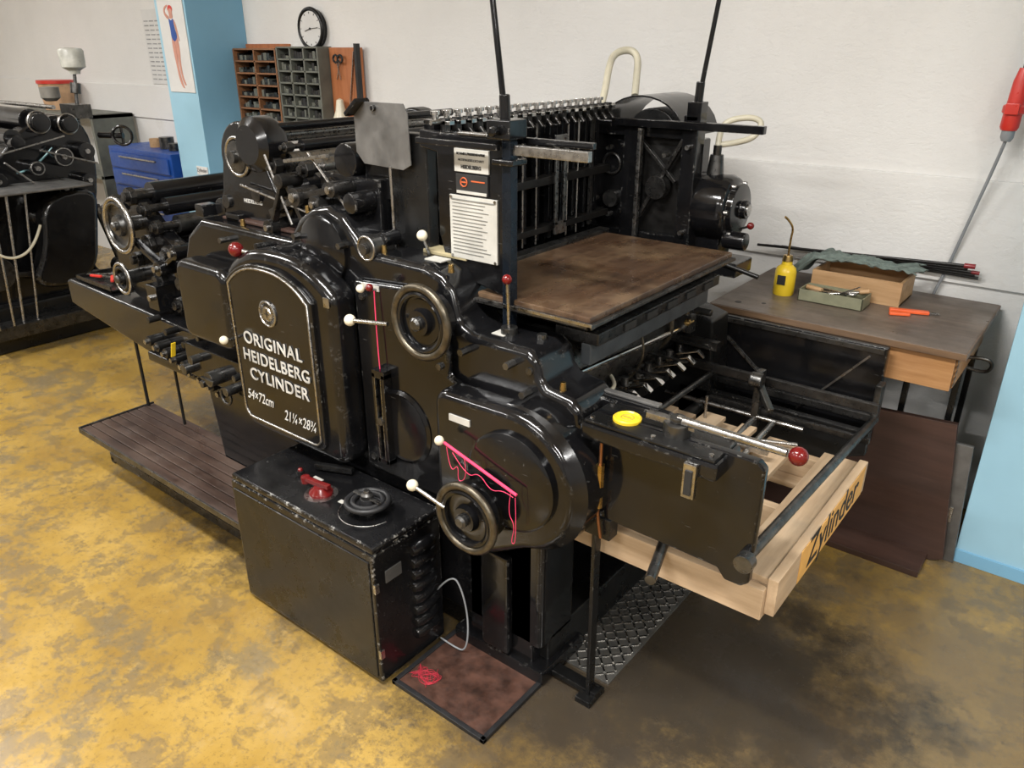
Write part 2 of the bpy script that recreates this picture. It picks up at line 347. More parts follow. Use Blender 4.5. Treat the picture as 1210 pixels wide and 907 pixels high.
MU(P,'scale_posts',DST,[('cyl',(-1.55,1.37,.70),(-1.55,1.34,.70),.012)])
MU(P,'throw_linkage',GRM,[('cyl',(-2.02,1.40,1.10),(-2.02,1.35,1.10),.03),('bar',(-2.02,1.37,1.10),(-1.97,1.37,1.14),.02,.02),('cyl',(-1.97,1.36,1.14),(-1.97,1.42,1.14),.016)],.002)
TU(P,'pink_stick',PNK,[(-1.225,1.27,.768),(-.985,1.265,.705)],.0042,False,'POLY')
part(P,'stick_knob',IVO,lambda bm:sph(bm,(-1.238,1.265,.772),.013))
TU(P,'pink_thread_1',PNK,[(-1.21,1.262,.764),(-1.20,1.262,.69),(-1.17,1.262,.73),(-1.175,1.262,.67),(-1.14,1.262,.70),(-1.15,1.262,.75)],.0009)
TU(P,'pink_thread_2',PNK,[(-1.19,1.262,.755),(-1.14,1.26,.70),(-1.10,1.26,.73),(-1.06,1.258,.69),(-1.02,1.258,.71),(-.99,1.258,.70)],.0009)
TU(P,'pink_thread_3',PNK,[(-1.0,1.262,.71),(-1.01,1.26,.65),(-.985,1.26,.62),(-1.0,1.26,.56),(-.98,1.26,.57),(-.985,1.26,.70)],.0009)
MU(P,'top_papers',SGN,[('box',-1.44,-1.38,1.445,1.485,1.179,1.182)])
MU(P,'top_box',simple('yellowed_card',(.34,.29,.17),.5),[('box',-1.50,-1.34,1.50,1.56,1.178,1.19)],.003)
MU(P,'block_studs',DST,[('cyl',(-1.17,1.47,1.02),(-1.17,1.47,1.04),.022),('cyl',(-1.08,1.49,1.02),(-1.08,1.49,1.035),.013),('cyl',(-1.05,1.395,.97),(-1.05,1.405,.97),.01)],.001)
bl=[]
for x,z in ((-1.62,.55),(-1.62,1.06),(-1.33,.92),(-1.05,.915),(-1.25,.98),(-1.1,.98),(-2.58,.95),(-2.55,.72),(-2.3,1.12),(-2.1,1.13),(-1.9,1.19),(-1.70,1.19)):
    bl.append(('cyl',(x,1.40,z),(x,1.366,z),.010,None,6))
MU(P,'frame_bolts',DST,bl)
MU(P,'oil_cups',BRS,[('cyl',(x,1.43,z),(x,1.43,z+.022),.009,.007,12) for x,z in ((-1.9,1.25),(-1.58,1.178),(-2.25,1.165),(-1.33,1.165),(-.97,.93))],.001)
# ---- left beam (ink end)
PR(P,'ink_beam_front',BLK,[(-3.72,.615),(-3.72,.725),(-3.69,.735),(-2.55,.70),(-2.55,.50),(-3.0,.52)],'Y',1.42,1.66,.012,3)
PR(P,'ink_beam_rear',BLK2,[(-3.72,.615),(-3.72,.725),(-2.55,.72),(-2.55,.50)],'Y',2.28,2.46,.012,3)
B(P,'ink_cross_member',BLK2,-3.55,-2.6,1.66,2.30,.52,.62,.01)
MU(P,'tool_tray',GRM,[('box',-3.66,-3.34,1.44,1.62,.73,.738),('box',-3.66,-3.34,1.44,1.446,.73,.755),('box',-3.66,-3.34,1.614,1.62,.73,.755),('box',-3.66,-3.654,1.44,1.62,.73,.755)],.001)
MU(P,'tray_spanners',STL,[('bar',(-3.60,1.50,.752),(-3.42,1.54,.752),.018,.008),('bar',(-3.58,1.57,.752),(-3.40,1.50,.757),.014,.008),('bar',(-3.64,1.48,.752),(-3.50,1.59,.757),.010,.006),('cyl',(-3.50,1.58,.755),(-3.37,1.53,.755),.006)],.001)
MU(P,'tray_red_handles',REDP,[('bar',(-3.50,1.53,.757),(-3.42,1.49,.757),.014,.012),('bar',(-3.60,1.48,.755),(-3.54,1.50,.755),.014,.010)],.003)
its=[];its2=[]
for i in range(9):
    x=-2.93+i*.06; z=.685-.012*i
    its.append(('cyl',(x,1.42,z-.06),(x,1.365,z-.06),.020,None,16)); its2.append(('cyl',(x,1.365,z-.06),(x,1.35,z-.06),.010,None,12))
    if i%2==0: its.append(('cyl',(x+.02,1.42,z+.03),(x+.02,1.37,z+.03),.013,None,12))
MU(P,'ink_key_screws',DRK,its,.002); MU(P,'ink_key_caps',STL,its2)
MU(P,'ink_key_rail',BLK,[('box',-3.0,-2.22,1.385,1.42,.52,.56),('box',-2.62,-2.2,1.35,1.41,.57,.70)],.006)
MU(P,'yellow_tag',YEL,[('bar',(-2.735,1.358,.61),(-2.715,1.358,.67),.018,.004)],.001)
MU(P,'misc_knobs_lower',DST,[('cyl',(-2.40,1.36,.62),(-2.40,1.30,.62),.028),('cyl',(-2.30,1.36,.60),(-2.30,1.30,.60),.018),('cyl',(-2.52,1.36,.66),(-2.52,1.31,.66),.016),('cyl',(-2.47,1.36,.58),(-2.47,1.31,.58),.014),('torus',(-2.35,1.33,.56),(0,-1,0),.03,.006,20,8),
  ('cyl',(-2.60,1.38,.60),(-2.60,1.32,.60),.020),('cyl',(-2.25,1.36,.66),(-2.25,1.31,.66),.012),('bar',(-2.44,1.30,.62),(-2.36,1.30,.62),.012,.01)],.002)
ip=smooth_poly([(-3.32,.70),(-3.36,.92),(-3.30,1.14),(-3.10,1.17),(-2.98,1.05),(-2.80,.98),(-2.66,.98),(-2.62,.70)],2)
PR(P,'ink_fountain_plate_front',BLK,ip,'Y',1.50,1.56,.01)
PR(P,'ink_fountain_plate_rear',BLK2,ip,'Y',2.30,2.36,.01)
wheel(P,'ink_handwheel',(-3.10,1.42,1.055),.105,STL,DST,rr_=.009)
wheel(P,'ink_small_wheel',(-3.16,1.42,.83),.062,STL,DRK,rr_=.007)
MU(P,'ink_wheel_shafts',DST,[('cyl',(-3.10,1.44,1.055),(-3.10,1.52,1.055),.03),('cyl',(-3.16,1.44,.83),(-3.16,1.52,.83),.03)])
rl=[];rs=[];rj=[]
for x,z,r,m in ((-3.22,1.12,.045,0),(-3.10,1.16,.045,0),(-3.33,1.08,.03,1),(-3.0,1.12,.035,0),(-2.93,1.06,.035,1),(-3.02,.98,.05,0),(-2.88,.96,.045,0),(-3.14,.90,.04,1),(-2.78,1.00,.035,0),(-2.98,.84,.05,0),(-2.80,.86,.05,1),(-2.70,.92,.035,0),(-2.86,.76,.04,0),(-2.66,1.03,.022,1)):
    (rs if m else rl).append(('cyl',(x,1.57,z),(x,2.30,z),r,None,28)); rj.append(('cyl',(x,1.46,z),(x,1.58,z),r*.45,None,16)); rj.append(('cyl',(x,1.475,z),(x,1.50,z),r*.8,None,8))
MU(P,'ink_rollers_rubber',BLK,rl); MU(P,'ink_rollers_steel',DST,rs); MU(P,'ink_roller_journals',GRM,rj,.002)
MU(P,'ink_brackets',BLK,[('bar',(-3.05,1.45,1.0),(-2.86,1.45,.92),.03,.02),('bar',(-2.86,1.45,.92),(-2.72,1.45,1.0),.03,.02),('cyl',(-2.86,1.42,.92),(-2.86,1.5,.92),.03),('cyl',(-2.72,1.42,1.0),(-2.72,1.5,1.0),.025),('box',-2.98,-2.90,1.42,1.5,.74,.84)],.004)
MU(P,'ink_bracket_pins',STL,[('cyl',(x,1.405,z),(x,1.42,z),.012) for x,z in ((-2.86,.92),(-2.72,1.0),(-2.94,.79))])
MU(P,'ink_shelf_items',BLK,[('cyl',(-2.45,1.48,1.19),(-2.45,1.62,1.19),.035,None,24),('box',-2.55,-2.50,1.44,1.50,1.16,1.20),('box',-2.38,-2.30,1.45,1.55,1.165,1.19)],.004)
B(P,'ink_shelf_plate',WBR,-2.40,-2.0,1.45,1.60,1.166,1.176,.003)
hd=arc(-2.29,1.37,.115,10,190,14)+[(-2.42,1.28),(-2.44,1.17),(-1.95,1.17),(-2.02,1.24),(-2.12,1.28)]
PR(P,'ink_head_plate_front',BLK,hd,'Y',1.48,1.56,.012,3)
PR(P,'ink_head_plate_rear',BLK2,hd,'Y',2.26,2.34,.012,3)
MU(P,'ink_head_cap',BLK,[('lathe',(-2.20,1.55,1.42),(0,-1,0),[(0,0),(.075,0),(.085,.02),(.085,.08),(.06,.10),(0,.10)],32)])
MU(P,'ink_head_ring',STL,[('torus',(-2.30,1.475,1.375),(0,-1,0),.060,.006,36,10)])
MU(P,'ink_head_disc',DST,[('lathe',(-2.30,1.48,1.375),(0,-1,0),[(0,0),(.055,0),(.05,.012),(.02,.015),(.02,.03),(0,.03)],30)])
TX(P,'ink_head_label',WHT,'HEIDELBERG',(-2.25,1.4785,1.235),.018,ext=.0006)
rl=[];rs=[];rj=[]
for x,z,r,m in ((-2.20,1.44,.022,1),(-2.14,1.36,.035,1),(-2.06,1.42,.018,0),(-2.22,1.26,.05,0),(-2.08,1.29,.045,0),(-1.98,1.36,.03,1),(-1.95,1.25,.05,0),(-1.86,1.32,.035,0),(-2.40,1.22,.05,0),(-1.82,1.22,.05,1),(-1.72,1.28,.035,0)):
    (rs if m else rl).append(('cyl',(x,1.55,z),(x,2.28,z),r,None,28)); rj.append(('cyl',(x,1.47,z),(x,1.56,z),r*.45,None,16)); rj.append(('cyl',(x,1.485,z),(x,1.515,z),r*.85,None,8))
MU(P,'form_rollers_rubber',BLK,rl); MU(P,'form_rollers_steel',STL,rs); MU(P,'form_roller_journals',GRM,rj,.002)
TU(P,'long_guard_rod',BLK,[(-2.15,1.5,1.47),(-2.15,2.34,1.47)],.014,False,'POLY')
MU(P,'linkage_arms',GRM,[('bar',(-2.12,1.46,1.22),(-1.95,1.45,1.29),.028,.02),('bar',(-1.95,1.45,1.29),(-1.78,1.45,1.33),.028,.02),('bar',(-2.02,1.45,1.33),(-1.93,1.45,1.18),.02,.016),('bar',(-2.10,1.44,1.18),(-2.02,1.44,1.33),.024,.014),('bar',(-1.86,1.44,1.28),(-1.72,1.44,1.22),.026,.02),
   ('cyl',(-1.95,1.42,1.29),(-1.95,1.50,1.29),.028),('cyl',(-1.78,1.42,1.33),(-1.78,1.50,1.33),.022),('cyl',(-2.02,1.42,1.33),(-2.02,1.5,1.33),.022),('cyl',(-1.72,1.42,1.22),(-1.72,1.5,1.22),.03),('cyl',(-1.86,1.42,1.28),(-1.86,1.5,1.28),.024),('cyl',(-2.1,1.42,1.18),(-2.1,1.5,1.18),.025)],.002)
MU(P,'linkage_pins',STL,[('cyl',(-1.95,1.41,1.29),(-1.95,1.42,1.29),.014),('cyl',(-1.78,1.41,1.33),(-1.78,1.42,1.33),.011),('cyl',(-1.72,1.41,1.22),(-1.72,1.42,1.22),.013),('bar',(-2.00,1.44,1.39),(-1.80,1.44,1.42),.014,.01),('torus',(-1.62,1.40,1.19),(0,-1,0),.033,.004,24,8),('cyl',(-2.1,1.41,1.18),(-2.1,1.42,1.18),.010),('cyl',(-1.86,1.41,1.28),(-1.86,1.42,1.28),.010)],.001)
MU(P,'linkage_knob',DST,[('cyl',(-1.62,1.40,1.19),(-1.62,1.48,1.19),.033),('cyl',(-1.62,1.385,1.19),(-1.62,1.40,1.19),.016)],.003)
MU(P,'thin_guard_wires',STL,[('cyl',(-2.28,1.46,1.29),(-1.90,1.44,1.245),.004,None,8),('cyl',(-1.90,1.45,1.42),(-1.74,1.45,1.27),.004,None,8),('cyl',(-2.10,1.44,1.40),(-2.0,1.44,1.20),.004,None,8)])
MU(P,'mid_knobs',BLK,[('cyl',(-1.70,1.42,1.30),(-1.70,1.5,1.30),.03),('cyl',(-1.60,1.44,1.21),(-1.60,1.5,1.21),.022),('box',-1.92,-1.66,1.50,1.56,1.16,1.36),('cyl',(-1.80,1.50,1.40),(-1.80,1.56,1.40),.05),('box',-1.75,-1.62,1.53,1.60,1.30,1.42)],.006)
PR(P,'sheet_metal_guard',GRY,[(-1.745,1.545),(-1.72,1.565),(-1.55,1.565),(-1.535,1.54),(-1.53,1.41),(-1.56,1.395),(-1.715,1.40),(-1.745,1.43)],'Y',1.50,1.504,.0008)
MU(P,'guard_clip',BLK,[('bar',(-1.75,1.495,1.53),(-1.70,1.495,1.57),.05,.012),('cyl',(-1.66,1.49,1.55),(-1.66,1.51,1.55),.008)],.002)
CY(P,'guard_stand',STL,(-1.61,1.5,1.17),(-1.61,1.5,1.40),.005,seg=12)
# ---- sign panel and post
pn=[(-1.20,1.10),(-1.20,1.515),(-1.40,1.50),(-1.50,1.505),(-1.50,1.46),(-1.44,1.45),(-1.44,1.24),(-1.42,1.18),(-1.38,1.14),(-1.30,1.12)]
PR(P,'sign_panel',BLK,pn,'Y',1.505,1.53,.005)
B(P,'side_plate_left',BLK2,-1.64,-1.49,1.52,1.56,1.17,1.49,.006)
B(P,'instruction_sign',SGN,-1.392,-1.232,1.499,1.505,1.185,1.35,.001)
tl=[('box',-1.385,-1.24,1.4975,1.499,1.338,1.341)]
for i in range(15):
    z=1.330-i*.0093; tl.append(('box',-1.382,-1.382+.10+.035*random.random(),1.4978,1.499,z,z+.0018))
MU(P,'instruction_lines',simple('sign_text_grey',(.14,.14,.13),.6),tl)
MU(P,'sign_rivets',STL,[('cyl',(x,1.4985,z),(x,1.4965,z),.004,None,8) for x in (-1.386,-1.238) for z in (1.190,1.345)])
B(P,'maker_sign',SGN,-1.372,-1.258,1.499,1.505,1.410,1.467,.001)
TX(P,'maker_text_1',INK,'SCHNELLPRESSENFABRIK',(-1.315,1.498,1.455),.0085,ext=.0004,off=.0003)
TX(P,'maker_text_2',INK,'AKTIENGESELLSCHAFT',(-1.315,1.498,1.440),.0085,ext=.0004)
TX(P,'maker_text_3',INK,'HEIDELBERG',(-1.315,1.498,1.423),.012,ext=.0004,off=.0004)
B(P,'dealer_sign',INK,-1.368,-1.262,1.499,1.505,1.355,1.405,.001)
MU(P,'dealer_emblem',ORG,[('torus',(-1.34,1.498,1.385),(0,-1,0),.011,.0015,20,6),('box',-1.348,-1.332,1.4975,1.499,1.3835,1.3865),('box',-1.315,-1.27,1.4978,1.499,1.388,1.391)])
MU(P,'dealer_strip',SGN,[('box',-1.365,-1.265,1.4978,1.499,1.3562,1.3635)])
B(P,'guide_post',simple('blued_steel',(.014,.020,.030),.28,.6,.2),-1.205,-1.178,1.485,1.515,1.02,1.53,.003)
MU(P,'post_clamp',BLK,[('box',-1.235,-1.165,1.465,1.535,1.50,1.545),('cyl',(-1.205,1.5,1.54),(-1.207,1.5,1.60),.013),('box',-1.225,-1.16,1.47,1.53,1.44,1.455),('cyl',(-1.2,1.46,1.52),(-1.2,1.44,1.52),.012)],.004)
CY(P,'support_rod_front',BLK,(-1.207,1.5,1.56),(-1.345,1.5,2.55),.0075,.006,seg=14)
MU(P,'side_guide_bar',STL,[('box',-1.19,-.965,1.495,1.513,1.463,1.487),('box',-1.36,-1.19,1.50,1.52,1.50,1.507)],.002)
MU(P,'front_crossbars',BLK,[('box',-1.50,-.985,1.545,1.56,1.485,1.50),('box',-1.47,-1.2,1.46,1.475,1.475,1.49)],.002)
# ---- feeder head
B(P,'feeder_rail',BLK,-1.515,-1.48,1.54,2.42,1.49,1.515,.003)
CY(P,'feeder_rail_rod',STL,(-1.47,1.52,1.52),(-1.47,2.43,1.52),.006)
ki=[];kb=[]
for i in range(19):
    y=1.57+i*.045
    ki+= [('cyl',(-1.50,y,1.515),(-1.50,y,1.542),.009,.008,10),('cyl',(-1.50,y,1.536),(-1.50,y,1.546),.014,None,12),('box',-1.535,-1.44,y-.010,y+.010,1.513,1.523)]
    kb+= [('box',-1.475,-1.455,y-.010,y+.010,1.49,1.53),('cyl',(-1.46,y,1.50),(-1.44,y,1.48),.006,None,8)]
MU(P,'feeder_clips',CHR,ki,.001); MU(P,'feeder_clip_bodies',GRM,kb,.001)
B(P,'feeder_back_plate',BLK2,-1.60,-1.585,1.57,2.40,1.0,1.48,.003)
vb=[];vs=[]
for i in range(12):
    y=1.60+i*.068; vb.append(('box',-1.50,-1.48,y-.009,y+.009,1.12,1.49)); vb.append(('box',-1.56,-1.52,y+.02,y+.028,1.08,1.47))
for y in (1.66,1.86,2.30): vs.append(('box',-1.475,-1.467,y-.010,y+.010,1.13,1.50))
MU(P,'feeder_bars',BLK,vb,.002); MU(P,'feeder_steel_bars',DST,vs,.001)
MU(P,'feeder_slotted_plate',STL,[('box',-1.445,-1.438,2.045,2.062,1.17,1.43),('box',-1.445,-1.438,2.092,2.109,1.17,1.43),('box',-1.445,-1.438,2.045,2.109,1.42,1.45),('box',-1.445,-1.438,2.045,2.109,1.14,1.18)],.001)
MU(P,'feeder_wires',STL,[('cyl',(-1.46,y,1.12),(-1.46,y,1.49),.003,None,8) for y in (1.63,1.72,1.90,1.97,2.14,2.20)])
MU(P,'feeder_cross',DRK,[('box',-1.50,-1.455,1.57,2.40,1.30,1.325),('box',-1.50,-1.455,1.57,2.40,1.15,1.17)],.002)
# ---- feed board
B(P,'feedboard',WFB,-1.42,-.945,1.50,2.33,1.085,1.103,.004)
MU(P,'feedboard_trim',DST,[('box',-1.42,-.93,1.485,1.50,1.078,1.090),('box',-.945,-.932,1.485,2.33,1.078,1.087)],.001)
MU(P,'feedboard_trim_edge',STL,[('box',-1.42,-.93,1.484,1.488,1.084,1.092)],.0005)
B(P,'feedboard_lay',DST,-1.46,-1.415,1.52,2.35,1.09,1.115,.003)
MU(P,'feed_table_frame',GRM,[('box',-1.36,-.99,1.56,2.30,1.04,1.08),('box',-1.10,-.965,1.575,2.30,1.0,1.035)],.005)
MU(P,'feed_table_slots',INK,[('box',-.966,-.960,1.70+i*.12,1.76+i*.12,1.008,1.028) for i in range(5)])
B(P,'feed_table_panel',simple('mid_grey_panel',(.055,.062,.068),.4,.3,.25),-1.02,-.99,1.58,2.28,.94,1.0,.004)
# ---- delivery cavity
B(P,'cavity_back',DRK,-1.34,-1.30,1.57,2.36,.3,1.03,.004)
MU(P,'impression_cylinder',DST,[('cyl',(-1.22,1.60,.84),(-1.22,2.34,.84),.13,None,40)],.004)
MU(P,'cylinder_ring',BRZ,[('torus',(-1.17,2.20,.86),(0,-1,0),.10,.008,36,8),('torus',(-1.17,1.95,.86),(0,-1,0),.135,.004,36,8)])
CY(P,'delivery_cross_rod',CHR,(-1.10,1.56,.865),(-1.07,2.36,.83),.010)
MU(P,'rod_bracket',DST,[('cyl',(-1.07,2.30,.85),(-1.07,2.30,.93),.018),('box',-1.10,-1.04,2.28,2.32,.82,.88),('cyl',(-1.04,2.30,.90),(-.98,2.30,.90),.012)],.003)
MU(P,'brass_nuts',BRS,[('cyl',(-1.07,2.26,.90),(-1.07,2.30,.90),.014,None,6),('cyl',(-1.05,2.27,.86),(-1.05,2.30,.86),.012,None,6)])
g=[];gk=[]
for i in range(9):
    y=1.66+i*.072
    g+=[('bar',(-1.13,y,.735),(-1.0,y+.03,.775),.026,.006),('bar',(-1.0,y+.03,.775),(-.975,y+.034,.755),.024,.006)]
    gk+=[('cyl',(-1.07,y+.036,.73),(-1.07,y+.036,.78),.012,None,10),('box',-1.15,-1.11,y-.02,y+.02,.70,.75)]
MU(P,'delivery_grippers',CHR,g,.001); MU(P,'gripper_blocks',GRM,gk,.002)
MU(P,'gripper_bars',DST,[('cyl',(-1.10,1.57,.72),(-1.10,2.36,.72),.013),('cyl',(-.97,1.57,.68),(-.97,2.36,.68),.010),('box',-1.20,-1.14,1.57,2.36,.60,.64),('cyl',(-1.0,1.57,.55),(-1.0,2.36,.55),.02)])
TU(P,'air_tube',HOS,[(-1.0,1.60,.80),(-1.05,1.66,.78),(-1.02,1.75,.80),(-1.06,1.84,.79),(-1.12,1.9,.78)],.006)
MU(P,'delivery_sheet_tapes',GRM,[('box',-1.16,-.96,1.62+i*.16,1.635+i*.16,.79,.794) for i in range(5)])
B(P,'delivery_floor_pan',DRK,-1.3,-.95,1.57,2.36,.40,.42,.004)
PR(P,'delivery_side_plate',BLK,[(-.90,.62),(-.90,.88),(-.87,.905),(-.47,.905),(-.453,.89),(-.453,.60),(-.47,.585),(-.51,.585),(-.53,.61)],'Y',1.425,1.452,.006)
PR(P,'delivery_top_arm',BLK,[(-1.05,1.50),(-1.05,1.58),(-.88,1.555),(-.72,1.54),(-.72,1.50)],'Z',.855,.905,.008)
B(P,'delivery_arm_cap',GRY,-1.04,-.76,1.53,1.55,.905,.912,.002)
B(P,'delivery_control_box',BLK,-.885,-.535,1.375,1.505,.850,.895,.012)
MU(P,'control_box_lid',BLK2,[('box',-.875,-.545,1.38,1.50,.893,.903)],.004)
MU(P,'control_box_screws',STL,[('cyl',(x,y,.902),(x,y,.907),.006,None,8) for x,y in ((-.86,1.395),(-.86,1.485),(-.56,1.395),(-.56,1.485),(-.70,1.395))])
MU(P,'sheet_lever_hub',DST,[('cyl',(-.665,1.44,.90),(-.665,1.44,.935),.032),('cyl',(-.665,1.44,.935),(-.665,1.44,.948),.018)],.003)
MU(P,'sheet_lever_arm',STL,[('cyl',(-.665,1.44,.94),(-.41,1.415,.952),.011,.009,16),('box',-.74,-.62,1.43,1.45,.925,.94)],.001)
part(P,'sheet_lever_knob',RED,lambda bm:sph(bm,(-.388,1.413,.953),.020))
MU(P,'oil_gauge',STL,[('box',-.608,-.577,1.362,1.376,.80,.885),],.003)
MU(P,'oil_gauge_glass',INK,[('box',-.601,-.584,1.358,1.363,.81,.87)],.001)
MU(P,'copper_pipe_fittings',BRS,[('cyl',(-.838,1.405,.72),(-.838,1.405,.78),.011,None,8),('cyl',(-.838,1.405,.66),(-.838,1.405,.69),.010,None,8)])
TU(P,'copper_pipe',simple('copper',(.30,.14,.07),.35,.9,.2),[(-.838,1.405,.86),(-.838,1.405,.72),(-.842,1.405,.64),(-.83,1.41,.57)],.0045)
MU(P,'delivery_flange',DST,[('cyl',(-.462,1.425,.665),(-.462,1.395,.665),.022),('cyl',(-.70,1.50,.56),(-.66,1.36,.55),.014)],.002)
CY(P,'delivery_end_rod',DST,(-.462,1.42,.672),(-.455,2.42,.625),.013)
MU(P,'delivery_leg',BLK2,[('bar',(-.86,1.44,.60),(-.855,1.44,.02),.03,.012),('box',-.90,-.81,1.42,1.46,.56,.62),('box',-1.26,-.83,1.43,1.47,.012,.03),('box',-.88,-.83,1.40,1.48,0,.02)],.003)
# ---- rear delivery frame
MU(P,'rear_delivery_rails',GRM,[('box',-1.15,-.43,2.31,2.33,.69,.72),('box',-1.15,-.45,2.42,2.44,.61,.635),('box',-.95,-.43,2.28,2.295,.60,.62),('box',-1.15,-.95,2.30,2.33,.77,.80)],.003)
MU(P,'rear_bracket',DST,[('bar',(-.78,2.27,.76),(-.78,2.27,.56),.035,.025),('bar',(-.78,2.26,.72),(-.71,2.20,.66),.022,.018),('cyl',(-.80,2.24,.735),(-.76,2.24,.735),.024),('bar',(-.46,2.44,.60),(-.46,2.44,.74),.05,.02)],.005)
MU(P,'rear_rods',STL,[('cyl',(-1.1,2.26,.60),(-.62,2.26,.60),.008),('cyl',(-.70,2.20,.62),(-.70,1.95,.60),.009),('cyl',(-.76,2.20,.62),(-.76,1.98,.60),.009),('bar',(-.84,2.0,.615),(-.64,2.02,.615),.02,.014),('cyl',(-.88,2.1,.60),(-.88,2.1,.70),.005),('cyl',(-.60,2.15,.60),(-.84,2.05,.60),.006)])
PR(P,'rear_delivery_plate',BLK2,[(-1.1,.35),(-1.1,.60),(-.45,.60),(-.45,.52),(-.9,.35)],'Y',2.36,2.39,.005)
MU(P,'rear_lower_panel',BLK,[('box',-1.12,-.47,2.50,2.53,.50,.835)],.006)
MU(P,'rear_panel_ribs',STL,[('bar',(-.72,2.495,.56),(-.52,2.495,.80),.008,.006),('bar',(-1.05,2.495,.80),(-.80,2.495,.60),.008,.006)])
MU(P,'rear_panel_rail',DST,[('box',-1.1,-.48,2.49,2.50,.815,.83)])
# ---- rear upper frame
MU(P,'rear_upper_frame',BLK,[('box',-1.60,-1.53,2.42,2.48,1.03,1.50),('box',-1.42,-1.36,2.42,2.48,1.03,1.47),('box',-1.20,-1.145,2.42,2.48,1.03,1.50),('box',-1.60,-1.15,2.43,2.47,1.42,1.47),('box',-1.60,-1.15,2.43,2.47,1.05,1.10),('box',-1.60,-1.38,2.455,2.475,1.08,1.45)],.006)
MU(P,'rear_frame_braces',GRM,[('bar',(-1.37,2.44,1.12),(-1.20,2.44,1.42),.02,.014),('bar',(-1.37,2.44,1.42),(-1.22,2.44,1.28),.018,.012),('cyl',(-1.28,2.41,1.26),(-1.28,2.45,1.26),.04)],.002)
B(P,'rear_guide_post',STL,-1.355,-1.34,2.40,2.42,1.08,1.45,.002)
MU(P,'rear_studs',STL,[('cyl',(x,2.40,z),(x,2.43,z),.008,None,10) for x,z in ((-1.57,1.4),(-1.57,1.12),(-1.47,1.38),(-1.46,1.15),(-1.17,1.4),(-1.17,1.12),(-1.50,1.30),(-1.52,1.2),(-1.25,1.37))])
MU(P,'rear_plate_holes',DST,[('torus',(-1.48,2.45,1.32),(0,-1,0),.035,.005,24,8),('cyl',(-1.47,2.43,1.20),(-1.47,2.455,1.20),.03)])
B(P,'rear_cross_bar',BLK,-1.46,-.92,2.40,2.425,1.455,1.48,.003)
B(P,'rear_board_behind',DRK,-1.44,-1.15,2.47,2.49,1.05,1.45,.003)
MU(P,'rear_post_head',BLK,[('box',-1.19,-1.14,2.42,2.47,1.48,1.54),('cyl',(-1.165,2.445,1.53),(-1.162,2.445,1.60),.014)],.003)
CY(P,'support_rod_rear',BLK,(-1.163,2.445,1.55),(-1.03,2.445,2.6),.008,.006,seg=14)
hp=[]
for i in range(15):
    t=math.radians(180-180*i/14); hp.append((-1.40+.17*math.cos(t),1.42+.13*math.sin(t)))
hi=[(-1.40+(x+1.40)*.965,1.42+(z-1.42)*.955) for x,z in hp]
PR(P,'vacuum_hood_shell',BLK,hp+hi[::-1],'Y',2.49,2.76,.001)
MU(P,'vacuum_hood_drum',BLK2,[('cyl',(-1.39,2.56,1.40),(-1.39,2.74,1.40),.105,None,36)],.006)
MU(P,'vacuum_hood_base',BLK,[('box',-1.55,-1.24,2.50,2.74,1.03,1.40)],.008)
MU(P,'pump_drum',BLK,[('lathe',(-1.19,2.53,1.20),(1,0,0),[(0,0),(.10,0),(.11,.02),(.11,.13),(.10,.15),(.085,.155),(.085,.175),(.03,.18),(.03,.20),(0,.20)],40)],.003)
MU(P,'pump_face_bolts',STL,[('cyl',(-1.035,2.53+.09*math.cos(a),1.20+.09*math.sin(a)),(-1.022,2.53+.09*math.cos(a),1.20+.09*math.sin(a)),.007,None,8) for a in [i*math.pi/3 for i in range(6)]]+[('cyl',(-1.0,2.53,1.2),(-.985,2.53,1.2),.02,None,16)])
MU(P,'pump_bracket',BLK,[('box',-1.17,-1.06,2.48,2.58,1.0,1.11),('cyl',(-1.05,2.50,1.10),(-.97,2.50,1.10),.03),('box',-1.15,-.98,2.46,2.60,.98,1.03)],.006)
lever(P,'pump_lever',(-1.0,2.50,1.14),(-.955,2.48,1.16),RED,.004,.012)
MU(P,'pump_filter',DST,[('cyl',(-1.12,2.53,1.30),(-1.12,2.53,1.37),.03,.022,20),('cyl',(-1.12,2.53,1.37),(-1.12,2.53,1.40),.014)])
TU(P,'vacuum_hose_rear',HOS,[(-1.12,2.53,1.37),(-1.13,2.55,1.43),(-1.12,2.57,1.475),(-1.05,2.60,1.49),(-1.01,2.62,1.475),(-1.02,2.6,1.43),(-1.06,2.58,1.41),(-1.12,2.55,1.40)],.010)
TU(P,'vacuum_hose_top',HOS,[(-1.52,2.42,1.50),(-1.54,2.48,1.56),(-1.58,2.56,1.63),(-1.61,2.64,1.68),(-1.58,2.70,1.695),(-1.54,2.70,1.67),(-1.52,2.66,1.60),(-1.50,2.62,1.54)],.013)
MU(P,'control_rods_rear',DRK,[('cyl',(-1.05,2.46,1.03),(-.90,2.46,1.0),.008)])
# ------------------------------------------------------------------ control cabinet
K=E('control_cabinet')
B(K,'body',BLW,-2.0,-1.345,1.10,1.365,.012,.455,.008)
B(K,'top_panel',BLW,-1.995,-1.345,1.102,1.365,.455,.478,.008)
B(K,'front_panel',BLK2,-1.985,-1.36,1.096,1.101,.03,.43,.003)
B(K,'skid',DRK,-1.98,-1.365,1.12,1.36,0,.02,.002)
MU(K,'louvres',BLK,[('lathe',(-1.345,1.235,.10+i*.042),(0,1,0),[(0,0),(.016,.004),(.022,.02),(.022,.075),(.016,.095),(0,.10)],16) for i in range(8)])
B(K,'rating_plate',GRY,-1.345,-1.342,1.14,1.20,.345,.385,.001)
MU(K,'hinges',STL,[('box',-1.352,-1.342,1.10,1.115,.10,.13),('box',-1.352,-1.342,1.10,1.115,.33,.36)],.001)
wheel(K,'speed_wheel',(-1.495,1.225,.510),.060,RUB,RUB,(0,0,1),.008)
